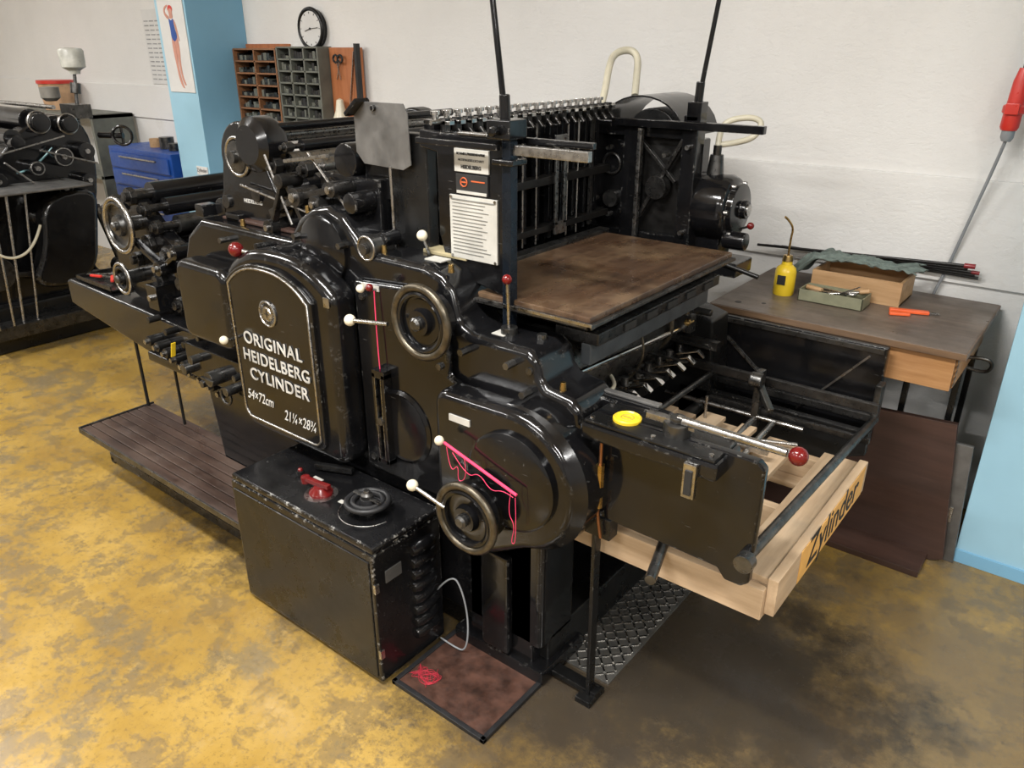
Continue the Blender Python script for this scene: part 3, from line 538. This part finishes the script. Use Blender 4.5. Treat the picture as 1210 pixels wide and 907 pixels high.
MU(K,'speed_wheel_spokes',STL,[('bar',(-1.55,1.225,.522),(-1.44,1.225,.522),.012,.005),('cyl',(-1.495,1.225,.51),(-1.495,1.225,.545),.009)],.001)
MU(K,'speed_wheel_base',DST,[('cyl',(-1.495,1.225,.475),(-1.495,1.225,.497),.03)],.002)
TU(K,'speed_scale',STL,[(-1.495+.085*math.cos(a),1.225+.085*math.sin(a),.479) for a in [math.radians(200+i*14) for i in range(12)]],.0015)
MU(K,'rotary_switch',RED,[('lathe',(-1.675,1.20,.478),(0,0,1),[(0,0),(.036,0),(.036,.008),(.026,.018),(.02,.024),(0,.026)],28),('bar',(-1.735,1.195,.509),(-1.640,1.205,.509),.017,.014),('cyl',(-1.738,1.195,.495),(-1.738,1.195,.517),.014,None,14)],.002)
MU(K,'rotary_switch_plate',STL,[('lathe',(-1.675,1.20,.478),(0,0,1),[(0,0),(.05,0),(.05,.001),(0,.001)],28)])
MU(K,'start_switch',BLK2,[('bar',(-1.80,1.28,.495),(-1.68,1.33,.495),.02,.02),('cyl',(-1.81,1.23,.478),(-1.81,1.23,.495),.012)],.004)
part(K,'pilot_lamp',RED,lambda bm:sph(bm,(-1.81,1.23,.497),.008))
MU(K,'switch_labels',SGN,[('box',-1.77,-1.73,1.245,1.255,.478,.4793),('box',-1.60,-1.58,1.20,1.215,.478,.4793)])
TU(K,'power_cable',CBL,[(-1.345,1.34,.20),(-1.30,1.36,.27),(-1.26,1.36,.22),(-1.235,1.355,.12),(-1.235,1.34,.02),(-1.28,1.335,.016),(-1.34,1.34,.016)],.0028)
# ------------------------------------------------------------------ footboard
F=E('wooden_footboard')
MU(F,'slats',WST,[('box',-3.24,-2.03,1.158+i*.0405,1.158+i*.0405+.037,.205,.222) for i in range(8)],.003)
MU(F,'edging',DST,[('box',-3.25,-2.02,1.150,1.157,.198,.224),('box',-3.253,-3.243,1.15,1.483,.198,.226)],.002)
MU(F,'bearers',DRK,[('box',-3.15,-3.10,1.18,1.48,.16,.205),('box',-2.20,-2.15,1.18,1.48,.16,.205),('box',-2.68,-2.64,1.18,1.48,.16,.205)],.002)
MU(F,'floor_rails',DST,[('box',-3.28,-2.02,1.26,1.285,.01,.05),('box',-3.30,-2.02,1.40,1.43,0,.05),('bar',(-3.20,1.27,.03),(-3.20,1.44,.20),.02,.015),('bar',(-2.15,1.27,.03),(-2.15,1.44,.20),.02,.015),('box',-3.28,-3.25,1.26,1.43,.0,.03)],.003)
MU(F,'hanger_rods',DRK,[('cyl',(-3.23,1.45,.20),(-3.23,1.45,.62),.007),('cyl',(-2.93,1.45,.20),(-2.93,1.45,.60),.006),('box',-3.27,-3.10,1.43,1.46,.60,.615)])
# ------------------------------------------------------------------ floor mats
D=E('checker_plate')
B(D,'plate',PLT,-1.15,-.835,1.51,2.07,0,.006,.001)
its=[]
for i in range(13):
    for j in range(22):
        x=-1.135+i*.0235; y=1.525+j*.0245; s=1 if (i+j)%2 else -1
        its.append(('bar',(x-.008,y-.008*s,.0065),(x+.008,y+.008*s,.0065),.0045,.004))
MU(D,'ribs',STL,its)
Mt=E('rubber_floor_mat')
B(Mt,'pad',MATB,-1.325,-.995,1.135,1.42,0,.010,.002)
MU(Mt,'border',RUB,[('box',-1.335,-.985,1.125,1.14,0,.014),('box',-1.335,-1.32,1.125,1.43,0,.014),('box',-1.0,-.985,1.125,1.43,0,.014),('box',-1.335,-.985,1.415,1.43,0,.014)],.002)
pts=[(-1.27+.05*math.sin(i*1.7)+.012*math.cos(i*5.1),1.20+.04*math.cos(i*2.3)+.01*math.sin(i*4.2),.013) for i in range(46)]
TU(Mt,'red_thread',simple('dark_red_thread',(.35,.015,.03),.7),pts,.0006)
# ------------------------------------------------------------------ pallet
Q=E('wooden_pallet')
MU(Q,'deck_boards',WPY,[('box',x,x+w_,1.50,2.195,.560,.580) for x,w_ in ((-.53,.10),(-.70,.09),(-.88,.09),(-1.03,.08),(-1.13,.06))],.003)
MU(Q,'stringers',WPA,[('box',-1.13,-.43,y,y+.03,.49,.560) for y in (1.50,1.83,2.16)],.003)
MU(Q,'end_board',WPY,[('box',-.43,-.405,1.49,2.20,.488,.588)],.003)
MU(Q,'bottom_boards',WPA,[('box',-1.13,-.43,y,y+.08,.472,.490) for y in (1.50,1.80,2.11)],.003)
MU(Q,'front_board',WPA,[('box',-1.0,-.43,1.475,1.498,.475,.56)],.003)
MU(Q,'painted_patch',ZYP,[('box',-.405,-.4035,1.64,2.17,.492,.586)],.0003)
TX(Q,'painted_word',INK,'Zylinder',(-.4028,1.905,.545),.125,(90,0,90),.0004,.0006,sx=.98)
MU(Q,'loose_planks',WPY,[('box',-1.05,-.98,1.75,2.12,.61,.625),('box',-.90,-.83,1.82,2.15,.61,.625),('box',-.78,-.73,1.90,2.16,.60,.615)],.003)
MU(Q,'plank_supports',WPA,[('box',-1.08,-.7,1.95,1.98,.58,.61)],.002)
# ------------------------------------------------------------------ yellow lid
lid=E('yellow_tin_lid')
MU(lid,'disc',YEL,[('lathe',(-.79,1.435,.903),(0,0,1),[(0,0),(.034,0),(.034,.006),(.030,.009),(.027,.006),(0,.006)],32)])
MU(lid,'print',simple('lid_print',(.35,.25,.04),.5),[('torus',(-.79,1.435,.909),(0,0,1),.015,.0012,24,6),('box',-.80,-.78,1.433,1.437,.909,.910)])
# ------------------------------------------------------------------ side table
T=E('work_table')
B(T,'top',WTB,-1.10,-.265,2.55,3.17,.828,.852,.004)
B(T,'front_edge',WDE,-1.10,-.262,2.545,2.551,.829,.850,.001)
B(T,'right_edge',WDE,-.266,-.262,2.55,3.17,.829,.850,.001)
B(T,'apron',BLK2,-1.05,-.50,2.60,3.12,.70,.828,.004)
B(T,'drawer_front',WED,-.49,-.29,2.565,2.585,.715,.826,.003)
B(T,'drawer_side',WED,-.305,-.285,2.585,3.10,.72,.826,.003)
MU(T,'dovetails',WTB,[('box',-.284,-.2835,2.567,2.60,.73+i*.02,.74+i*.02) for i in range(5)])
MU(T,'legs',BLK2,[('box',-.46,-.44,2.80,2.82,0,.72),('box',-.31,-.29,2.80,2.82,0,.72),('box',-1.05,-1.03,2.80,2.82,0,.7),('box',-1.05,-1.03,3.08,3.10,0,.7),('box',-.31,-.29,3.08,3.10,0,.72)],.003)
TU(T,'side_loop',DST,[(-.285,2.80,.76),(-.23,2.80,.77),(-.21,2.82,.74),(-.23,2.84,.70),(-.285,2.84,.71)],.006)
MU(T,'surface_scars',INK,[('cyl',(-1.02,2.62,.8515),(-1.02,2.62,.8527),.012,None,14),('cyl',(-.94,2.66,.8515),(-.94,2.66,.8527),.008,None,12)])
L=E('leaning_hardboard')
PR(L,'panel',WBR,[(-.98,0),(-.98,.50),(-.26,.54),(-.20,.02),(-.24,0)],'Y',2.74,2.765,.003)
B(L,'ledge',WBR,-.98,-.25,2.60,2.74,.0,.025,.003)
L2=E('grey_drawing_board'); 
PR(L2,'panel',GRY,[(-.27,0),(-.285,.46),(-.20,.46),(-.17,0)],'Y',2.772,2.79,.003)
MU(L2,'clip',STL,[('box',-.24,-.21,2.765,2.772,.16,.22)],.002)
O=E('oil_bottle')
MU(O,'body',YEL,[('lathe',(-.93,2.82,.852),(0,0,1),[(0,0),(.036,0),(.038,.006),(.038,.085),(.034,.10),(.020,.112),(.018,.125),(0,.127)],28)])
MU(O,'cap',BRS,[('cyl',(-.93,2.82,.977),(-.93,2.82,1.0),.020,.016)],.002)
TU(O,'spout',BRS,[(-.93,2.82,1.0),(-.93,2.82,1.06),(-.925,2.82,1.10),(-.945,2.81,1.13),(-.955,2.80,1.14)],.004)
MU(O,'label',INK,[('box',-.945,-.915,2.7805,2.783,.895,.93)])
W=E('wooden_box')
MU(W,'sides',WBX,[('box',-.86,-.545,2.905,2.915,.852,.940),('box',-.86,-.545,3.09,3.10,.852,.940),('box',-.86,-.85,2.915,3.09,.852,.940),('box',-.555,-.545,2.915,3.09,.852,.940),('box',-.86,-.545,2.91,3.09,.852,.86)],.001)
Tn=E('tool_tray')
MU(Tn,'walls',TRY,[('box',-.86,-.635,2.775,2.779,.852,.895),('box',-.86,-.635,2.875,2.879,.852,.895),('box',-.86,-.856,2.775,2.879,.852,.895),('box',-.639,-.635,2.775,2.879,.852,.895),('box',-.86,-.635,2.775,2.879,.852,.856)],.0008)
MU(Tn,'tools',STL,[('bar',(-.83,2.80,.885),(-.68,2.85,.89),.014,.006),('bar',(-.80,2.86,.885),(-.70,2.80,.895),.010,.010),('cyl',(-.76,2.79,.89),(-.65,2.86,.90),.005,None,10),('torus',(-.69,2.83,.895),(0,0,1),.016,.004,20,8),('bar',(-.72,2.81,.895),(-.66,2.80,.93),.01,.004)])
MU(Tn,'tool_handles',WBX,[('cyl',(-.85,2.84,.89),(-.79,2.82,.89),.009,None,10),('cyl',(-.67,2.85,.90),(-.64,2.86,.905),.009,None,10)])
def cloth(bm):
    nx,ny=64,30; vs=[]
    rnd=random.Random(3)
    dirs=[(rnd.uniform(-1,1)*k,rnd.uniform(-1,1)*k,rnd.uniform(0,6)) for k in (14,20,30,44,60,80)]
    for j in range(ny):
        row=[]
        for i in range(nx):
            u=i/(nx-1); v=j/(ny-1)
            wv=.72+.18*math.sin(u*6+1)+.10*math.sin(u*15)
            x=-.95+.44*u+.016*math.sin(v*9+u*3)+.01*math.sin(v*21); y=2.985+(v-.5)*.20*wv+.010*math.sin(u*9)
            cr=sum((abs(math.sin(a*u+b*v*.6+p))-.5)/(1+.35*q) for q,(a,b,p) in enumerate(dirs))
            z=.968+.011*cr+.012*math.sin(u*math.pi)
            z=max(z,.9475)
            if u<.16: z-=.07*((.16-u)/.16)
            if y<2.905: z-=.35*(2.905-y)
            row.append(bm.verts.new((x,y,z)))
        vs.append(row)
    for j in range(ny-1):
        for i in range(nx-1): bm.faces.new((vs[j][i],vs[j][i+1],vs[j+1][i+1],vs[j+1][i]))
G=E('cleaning_cloth'); o=part(G,'fabric',CLO,cloth); s=o.modifiers.new('s','SOLIDIFY'); s.thickness=.004; s.offset=1; s2=o.modifiers.new('ss','SUBSURF'); s2.levels=1; s2.render_levels=1
R=E('bundle_of_rods')
MU(R,'rods',DRK,[('cyl',(-1.16+.03*i,3.115+.010*i,.950),(-.40+.012*i,3.118+.010*i,.985-.012*i),.0055,None,10) for i in range(5)])
MU(R,'red_tips',simple('dark_red_tip',(.22,.015,.02),.4),[('cyl',(-.40,3.118,.985),(-.365,3.118,.986),.009,None,12),('cyl',(-.376,3.138,.961),(-.35,3.139,.960),.007,None,12)])
Kn=E('orange_cutter_knife')
MU(Kn,'handle',simple('orange_plastic',(.70,.11,.03),.35),[('bar',(-.56,2.84,.860),(-.44,2.88,.860),.022,.012),('bar',(-.55,2.80,.858),(-.49,2.83,.858),.016,.010)],.003)
MU(Kn,'blade',STL,[('bar',(-.44,2.88,.860),(-.41,2.89,.860),.014,.002)])
# ------------------------------------------------------------------ wall things
Ck=E('wall_clock')
MU(Ck,'rim',BLK2,[('torus',(-4.0,3.165,1.80),(0,-1,0),.105,.012,44,10),('cyl',(-4.0,3.2,1.80),(-4.0,3.165,1.80),.105,None,44)])
MU(Ck,'face',PAP,[('lathe',(-4.0,3.165,1.80),(0,-1,0),[(0,.004),(.1,.004),(.1,0)],40)])
its=[]
for i in range(12):
    a=i*math.pi/6; s,c=math.sin(a),math.cos(a); its.append(('bar',(-4.0+.080*s,3.159,1.80+.080*c),(-4.0+.090*s,3.159,1.80+.090*c),.003,.002))
its+=[('bar',(-4.0,3.157,1.80),(-4.048,3.157,1.787),.005,.002),('bar',(-4.0,3.156,1.80),(-3.930,3.156,1.805),.004,.002),('cyl',(-4.0,3.16,1.8),(-4.0,3.154,1.8),.006,None,12)]
MU(Ck,'hands_and_ticks',INK,its)
S=E('type_case_rack')
def rack(nm,mat,x0,x1,z0,z1,nc,nr):
    it=[('box',x0,x1,3.185,3.2,z0,z1)]
    for i in range(nc+1):
        x=x0+(x1-x0)*i/nc; it.append(('box',x-.006,x+.006,3.08,3.19,z0,z1))
    for j in range(nr+1):
        z=z0+(z1-z0)*j/nr; it.append(('box',x0,x1,3.08,3.19,z-.005,z+.005))
    MU(S,nm,mat,it,.001)
    fill=[[],[],[]]
    for i in range(nc):
        for j in range(nr):
            xa=x0+(x1-x0)*i/nc+.012; xb=x0+(x1-x0)*(i+1)/nc-.01; zb=z0+(z1-z0)*j/nr+.006; hh=(z1-z0)/nr*.5; x=xa
            while x<xb-.02:
                wd=random.uniform(.012,.035); fill[random.randrange(3)].append(('box',x,min(x+wd-.003,xb),3.10,3.18,zb,zb+hh*random.uniform(.4,1.3))); x+=wd
    for k,mm in enumerate((DST,GRN,INK)): 
        if fill[k]: MU(S,nm+'_type_%d'%k,mm,fill[k])
rack('brown_rack',WCS,-4.69,-4.26,1.20,1.69,2,7)
rack('grey_rack',GRN,-4.24,-3.86,1.24,1.70,3,7)
B(S,'peg_board',PEG,-3.85,-3.58,3.16,3.18,1.22,1.70,.003)
B(S,'orange_side',PEG,-4.70,-4.25,3.185,3.199,1.19,1.72,.002)
MU(S,'hanging_tools',STL,[('bar',(-3.62,3.15,1.68),(-3.68,3.14,1.35),.014,.004),('torus',(-3.77,3.14,1.64),(0,-1,0),.018,.004,18,6),('torus',(-3.73,3.14,1.64),(0,-1,0),.018,.004,18,6),('bar',(-3.76,3.14,1.62),(-3.74,3.14,1.53),.008,.003),('bar',(-3.74,3.14,1.62),(-3.77,3.14,1.53),.008,.003)])
MU(S,'dark_handles',RUB,[('torus',(-3.77,3.138,1.64),(0,-1,0),.020,.006,18,6),('torus',(-3.73,3.138,1.64),(0,-1,0),.020,.006,18,6),('box',-3.60,-3.58,3.13,3.16,1.42,1.72)])
part(S,'brush_bag',IVO,lambda bm:lathe(bm,(-3.74,3.12,1.24),(0,0,1),[(0,0),(.05,.01),(.055,.06),(.03,.12),(.02,.18),(0,.19)],16))
A=E('wall_calendar')
B(A,'sheet',PAP,-5.95,-5.70,3.192,3.2,1.45,1.95,.001)
it=[]
for i in range(14):
    for j in range(3):
        it.append(('box',-5.93+j*.075,-5.875+j*.075,3.190,3.192,1.48+i*.03,1.488+i*.03))
MU(A,'printed_dates',simple('grey_print',(.30,.30,.30),.7),it)
Po=E('pinup_poster')
B(Po,'sheet',PAP,-5.0,-4.715,2.793,2.799,1.44,1.98,.001)
Z=lambda a:[(-4.865+x*.0145,1.46+z*.0098) for x,z in a]
MU(Po,'figure_skin',SKN,[('prism',smooth_poly(Z([(-1.5,31),(-.2,31),(.8,22),(.6,13),(1.6,4),(3.2,0),(1.2,1.2),(-.3,6),(-.8,13),(-1.6,22)]),2),'Y',2.7905,2.793),
  ('prism',smooth_poly(Z([(.2,31),(3.2,31),(3.6,23),(2.6,15),(2.9,7),(4.8,2),(3.2,2.4),(1.8,7),(1.3,15),(.8,23)]),2),'Y',2.7905,2.793),
  ('prism',smooth_poly(Z([(-1.8,40),(-4.8,43.5),(-4.2,47.5),(-1.0,49),(-1.0,48),(-3.4,46.6),(-3.8,44.2),(-1.0,42)]),2),'Y',2.7905,2.793),
  ('prism',smooth_poly(Z([(-1.2,41),(2.0,41),(1.7,43.4),(2.0,46),(.5,47.6),(-1.1,46),(-.4,43.4)]),2),'Y',2.7905,2.793),
  ('prism',smooth_poly(Z([(1.8,41),(3.4,38),(3.9,33),(4.6,28),(3.9,28),(3.0,33),(2.4,37.5),(1.4,39.5)]),2),'Y',2.7905,2.793)])
MU(Po,'figure_swimsuit',BLU,[('prism',smooth_poly(Z([(-1.6,40.5),(-.9,41),(.3,39.6),(1.6,41),(2.2,40.5),(1.9,36),(3.2,31),(2.4,29),(.7,27.6),(-1.4,30),(-1.1,35)]),2),'Y',2.790,2.7905)])
MU(Po,'figure_hair',REDP,[('prism',smooth_poly(Z([(-1.2,45),(-1.0,47.6),(.6,48.8),(2.5,47.5),(2.4,44.8),(1.7,46.3),(.2,47)]),2),'Y',2.790,2.7905)])
Lb=E('pillar_label'); B(Lb,'card',PAP,-4.84,-4.715,2.793,2.799,.935,.99,.001); TX(Lb,'word',INK,'Zylinder',(-4.778,2.792,.965),.035,ext=.0003)
X=E('power_connector')
MU(X,'red_body',REDP,[('lathe',(-.365,3.10,1.45),(.03,0,1),[(0,0),(.024,0),(.028,.01),(.028,.05),(.034,.055),(.034,.075),(.026,.08),(.024,.15),(.016,.19),(0,.19)],24)])
MU(X,'connector_latch',REDP,[('box',-.385,-.345,3.062,3.075,1.50,1.535)],.003)
MU(X,'grey_nut',CBL,[('lathe',(-.365,3.10,1.415),(.03,0,1),[(0,0),(.014,0),(.020,.012),(.020,.035),(0,.035)],20)])
TU(X,'upper_cable',RUB,[(-.36,3.10,1.63),(-.35,3.10,1.8),(-.32,3.12,2.2),(-.28,3.14,3.1)],.008)
TU(X,'lower_cable',CBL,[(-.365,3.10,1.42),(-.38,3.12,1.34),(-.42,3.15,1.15),(-.46,3.17,.95),(-.50,3.175,.80),(-.52,3.18,.5)],.0055)
# ------------------------------------------------------------------ background
Bc=E('drawer_cabinet')
B(Bc,'carcass',BLU,-5.98,-5.12,2.78,3.16,0,1.04,.006)
MU(Bc,'drawers',BLU,[('box',-5.95,-5.15,2.765,2.78,.06+i*.12,.165+i*.12) for i in range(8)],.004)
MU(Bc,'handles',STL,[('box',-5.80,-5.30,2.755,2.766,.135+i*.12,.145+i*.12) for i in range(8)],.001)
Bt=E('ink_tins'); MU(Bt,'tins',DST,[('cyl',(-5.45,2.95,1.04),(-5.45,2.95,1.12),.05),('cyl',(-5.30,2.92,1.04),(-5.30,2.92,1.09),.04)],.002); MU(Bt,'jars',WBX,[('cyl',(-5.60,2.95,1.04),(-5.60,2.95,1.10),.045)],.002)
G2=E('platen_press')
B(G2,'base',BLK2,-5.95,-5.08,1.30,2.30,0,.28,.02)
B(G2,'core',DRK,-5.80,-5.28,1.42,2.22,.25,1.05,.03)
bs=smooth_poly([(1.35,.2),(1.30,.6),(1.45,.95),(1.70,1.05),(1.95,1.30),(2.2,1.34),(2.32,1.2),(2.28,.8),(2.1,.5),(2.3,.2)],2)
PR(G2,'body_side',BLK,bs,'X',-5.30,-5.16,.015,3)
PR(G2,'body_far',BLK2,bs,'X',-5.90,-5.78,.015,3)
MU(G2,'rollers',BLK,[('cyl',(-5.8,2.0,1.30),(-5.2,2.0,1.30),.07),('cyl',(-5.8,2.16,1.28),(-5.1,2.16,1.28),.05),('cyl',(-5.8,1.85,1.22),(-5.12,1.85,1.22),.05),('cyl',(-5.8,1.6,.9),(-5.1,1.6,.9),.14)],.003)
MU(G2,'steel_rollers',STL,[('cyl',(-5.8,2.08,1.38),(-5.05,2.08,1.38),.012),('cyl',(-5.8,1.75,1.35),(-5.05,1.75,1.35),.010),('torus',(-5.10,2.16,1.28),(1,0,0),.055,.007,28,8),('torus',(-5.10,2.0,1.30),(1,0,0),.06,.006,28,8),('cyl',(-5.16,1.9,.75),(-5.10,1.9,.75),.04)])
MU(G2,'roller_bosses',BLK,[('cyl',(-5.16,y,z),(-5.06,y,z),r) for y,z,r in ((2.16,1.28,.045),(2.0,1.30,.05),(1.85,1.2,.04),(2.22,1.12,.05),(2.08,1.10,.06),(1.92,1.05,.045),(1.7,1.0,.05),(2.2,.95,.04),(2.05,.92,.05))],.004)
MU(G2,'boss_pins',STL,[('cyl',(-5.06,y,z),(-5.045,y,z),.014) for y,z in ((2.22,1.12),(2.08,1.10),(1.92,1.05),(1.7,1.0),(2.2,.95),(2.05,.92))]+[('torus',(-5.055,y,z),(1,0,0),r,.004,24,6) for y,z,r in ((2.08,1.10,.05),(1.92,1.05,.036),(2.05,.92,.04),(1.55,.5,.09))])
MU(G2,'handwheel',BLK,[('torus',(-4.99,2.42,1.20),(.8,-.6,0),.055,.010,30,8),('cyl',(-5.12,2.34,1.20),(-4.98,2.42,1.20),.018),('bar',(-4.99,2.42,1.15),(-4.99,2.42,1.25),.014,.012)],.001)
B(G2,'delivery_tray',GRY,-5.15,-4.80,1.40,2.10,.955,.968,.004)
MU(G2,'tray_supports',STL,[('cyl',(-4.95,1.55,.20),(-4.95,1.60,.955),.007),('cyl',(-5.0,1.62,.20),(-5.0,1.70,.955),.008),('cyl',(-5.0,1.70,.20),(-5.0,1.80,.955),.007),('cyl',(-4.92,1.46,.20),(-4.92,1.50,.955),.007)])
PR(G2,'apron_guard',BLK,smooth_poly([(1.86,.90),(2.20,.93),(2.16,.70),(2.10,.42),(1.92,.34),(1.70,.40),(1.82,.60)],2),'X',-5.08,-4.96,.03,4)
MU(G2,'lower_linkage',GRM,[('bar',(-5.05,2.20,.80),(-5.05,2.30,.35),.04,.03),('bar',(-5.06,1.5,.5),(-5.06,2.25,.36),.05,.03),('cyl',(-5.08,2.28,.40),(-5.02,2.28,.40),.06),('cyl',(-5.08,1.55,.5),(-5.0,1.55,.5),.10),('box',-5.08,-4.95,1.45,2.2,.12,.20)],.006)
MU(G2,'spray_pole',DST,[('cyl',(-5.25,2.28,1.2),(-5.25,2.33,1.58),.010),('cyl',(-5.25,2.31,1.44),(-5.25,2.32,1.50),.03),('box',-5.35,-5.15,2.24,2.34,1.30,1.38)],.002)
MU(G2,'spray_cup',simple('cloudy_plastic',(.42,.42,.38),.35),[('lathe',(-5.25,2.33,1.55),(0,0,1),[(0,0),(.03,0),(.035,.02),(.068,.04),(.072,.13),(.062,.145),(0,.15)],24)])
MU(G2,'second_cup',simple('dark_cup',(.16,.15,.13),.35),[('lathe',(-5.30,2.18,1.40),(0,0,1),[(0,0),(.03,0),(.055,.02),(.055,.08),(0,.085)],24)])
TU(G2,'air_hose',HOS,[(-5.0,1.55,.85),(-4.95,1.50,.70),(-4.92,1.60,.58),(-4.93,1.75,.62),(-4.95,1.82,.75)],.008)
TU(G2,'blue_hose',simple('teal_hose',(.15,.30,.32),.4),[(-5.3,1.5,1.2),(-5.2,1.7,1.05),(-5.15,1.9,1.0),(-5.12,2.05,1.15)],.006)
MU(G2,'levers',STL,[('bar',(-5.05,1.95,1.15),(-5.02,2.25,1.05),.018,.010),('bar',(-5.05,1.75,1.1),(-5.05,1.9,.95),.016,.010),('bar',(-5.04,1.60,1.12),(-5.04,2.1,1.22),.014,.008)],.002)
Sh=E('storage_shelf')
MU(Sh,'frame',GRN,[('box',-7.6,-6.3,2.85,3.17,1.20,1.23),('box',-7.6,-6.3,2.85,3.17,.75,.78),('box',-7.6,-7.56,2.85,3.17,0,1.23),('box',-6.34,-6.3,2.85,3.17,0,1.23)],.003)
Bk=E('plastic_bucket')
MU(Bk,'pail',simple('tan_bucket',(.45,.28,.16),.5),[('lathe',(-7.15,3.0,1.23),(0,0,1),[(0,0),(.11,0),(.13,.2),(.0,.2)],28)])
MU(Bk,'red_lid',REDP,[('lathe',(-7.15,3.0,1.43),(0,0,1),[(0,0),(.14,0),(.14,.025),(0,.03)],28)])
# ------------------------------------------------------------------ camera
cd=bpy.data.cameras.new('camera'); cam=bpy.data.objects.new('camera',cd); C.objects.link(cam)
cam.location=(0,0,1.7); cam.rotation_euler=(math.radians(90-23.6),0,math.radians(38.3)); cd.sensor_width=36; cd.lens=36*910/1210; cd.clip_start=.05
bpy.context.scene.camera=cam
sc=bpy.context.scene
sc.view_settings.view_transform='Standard'; sc.view_settings.look='None'; sc.view_settings.exposure=0
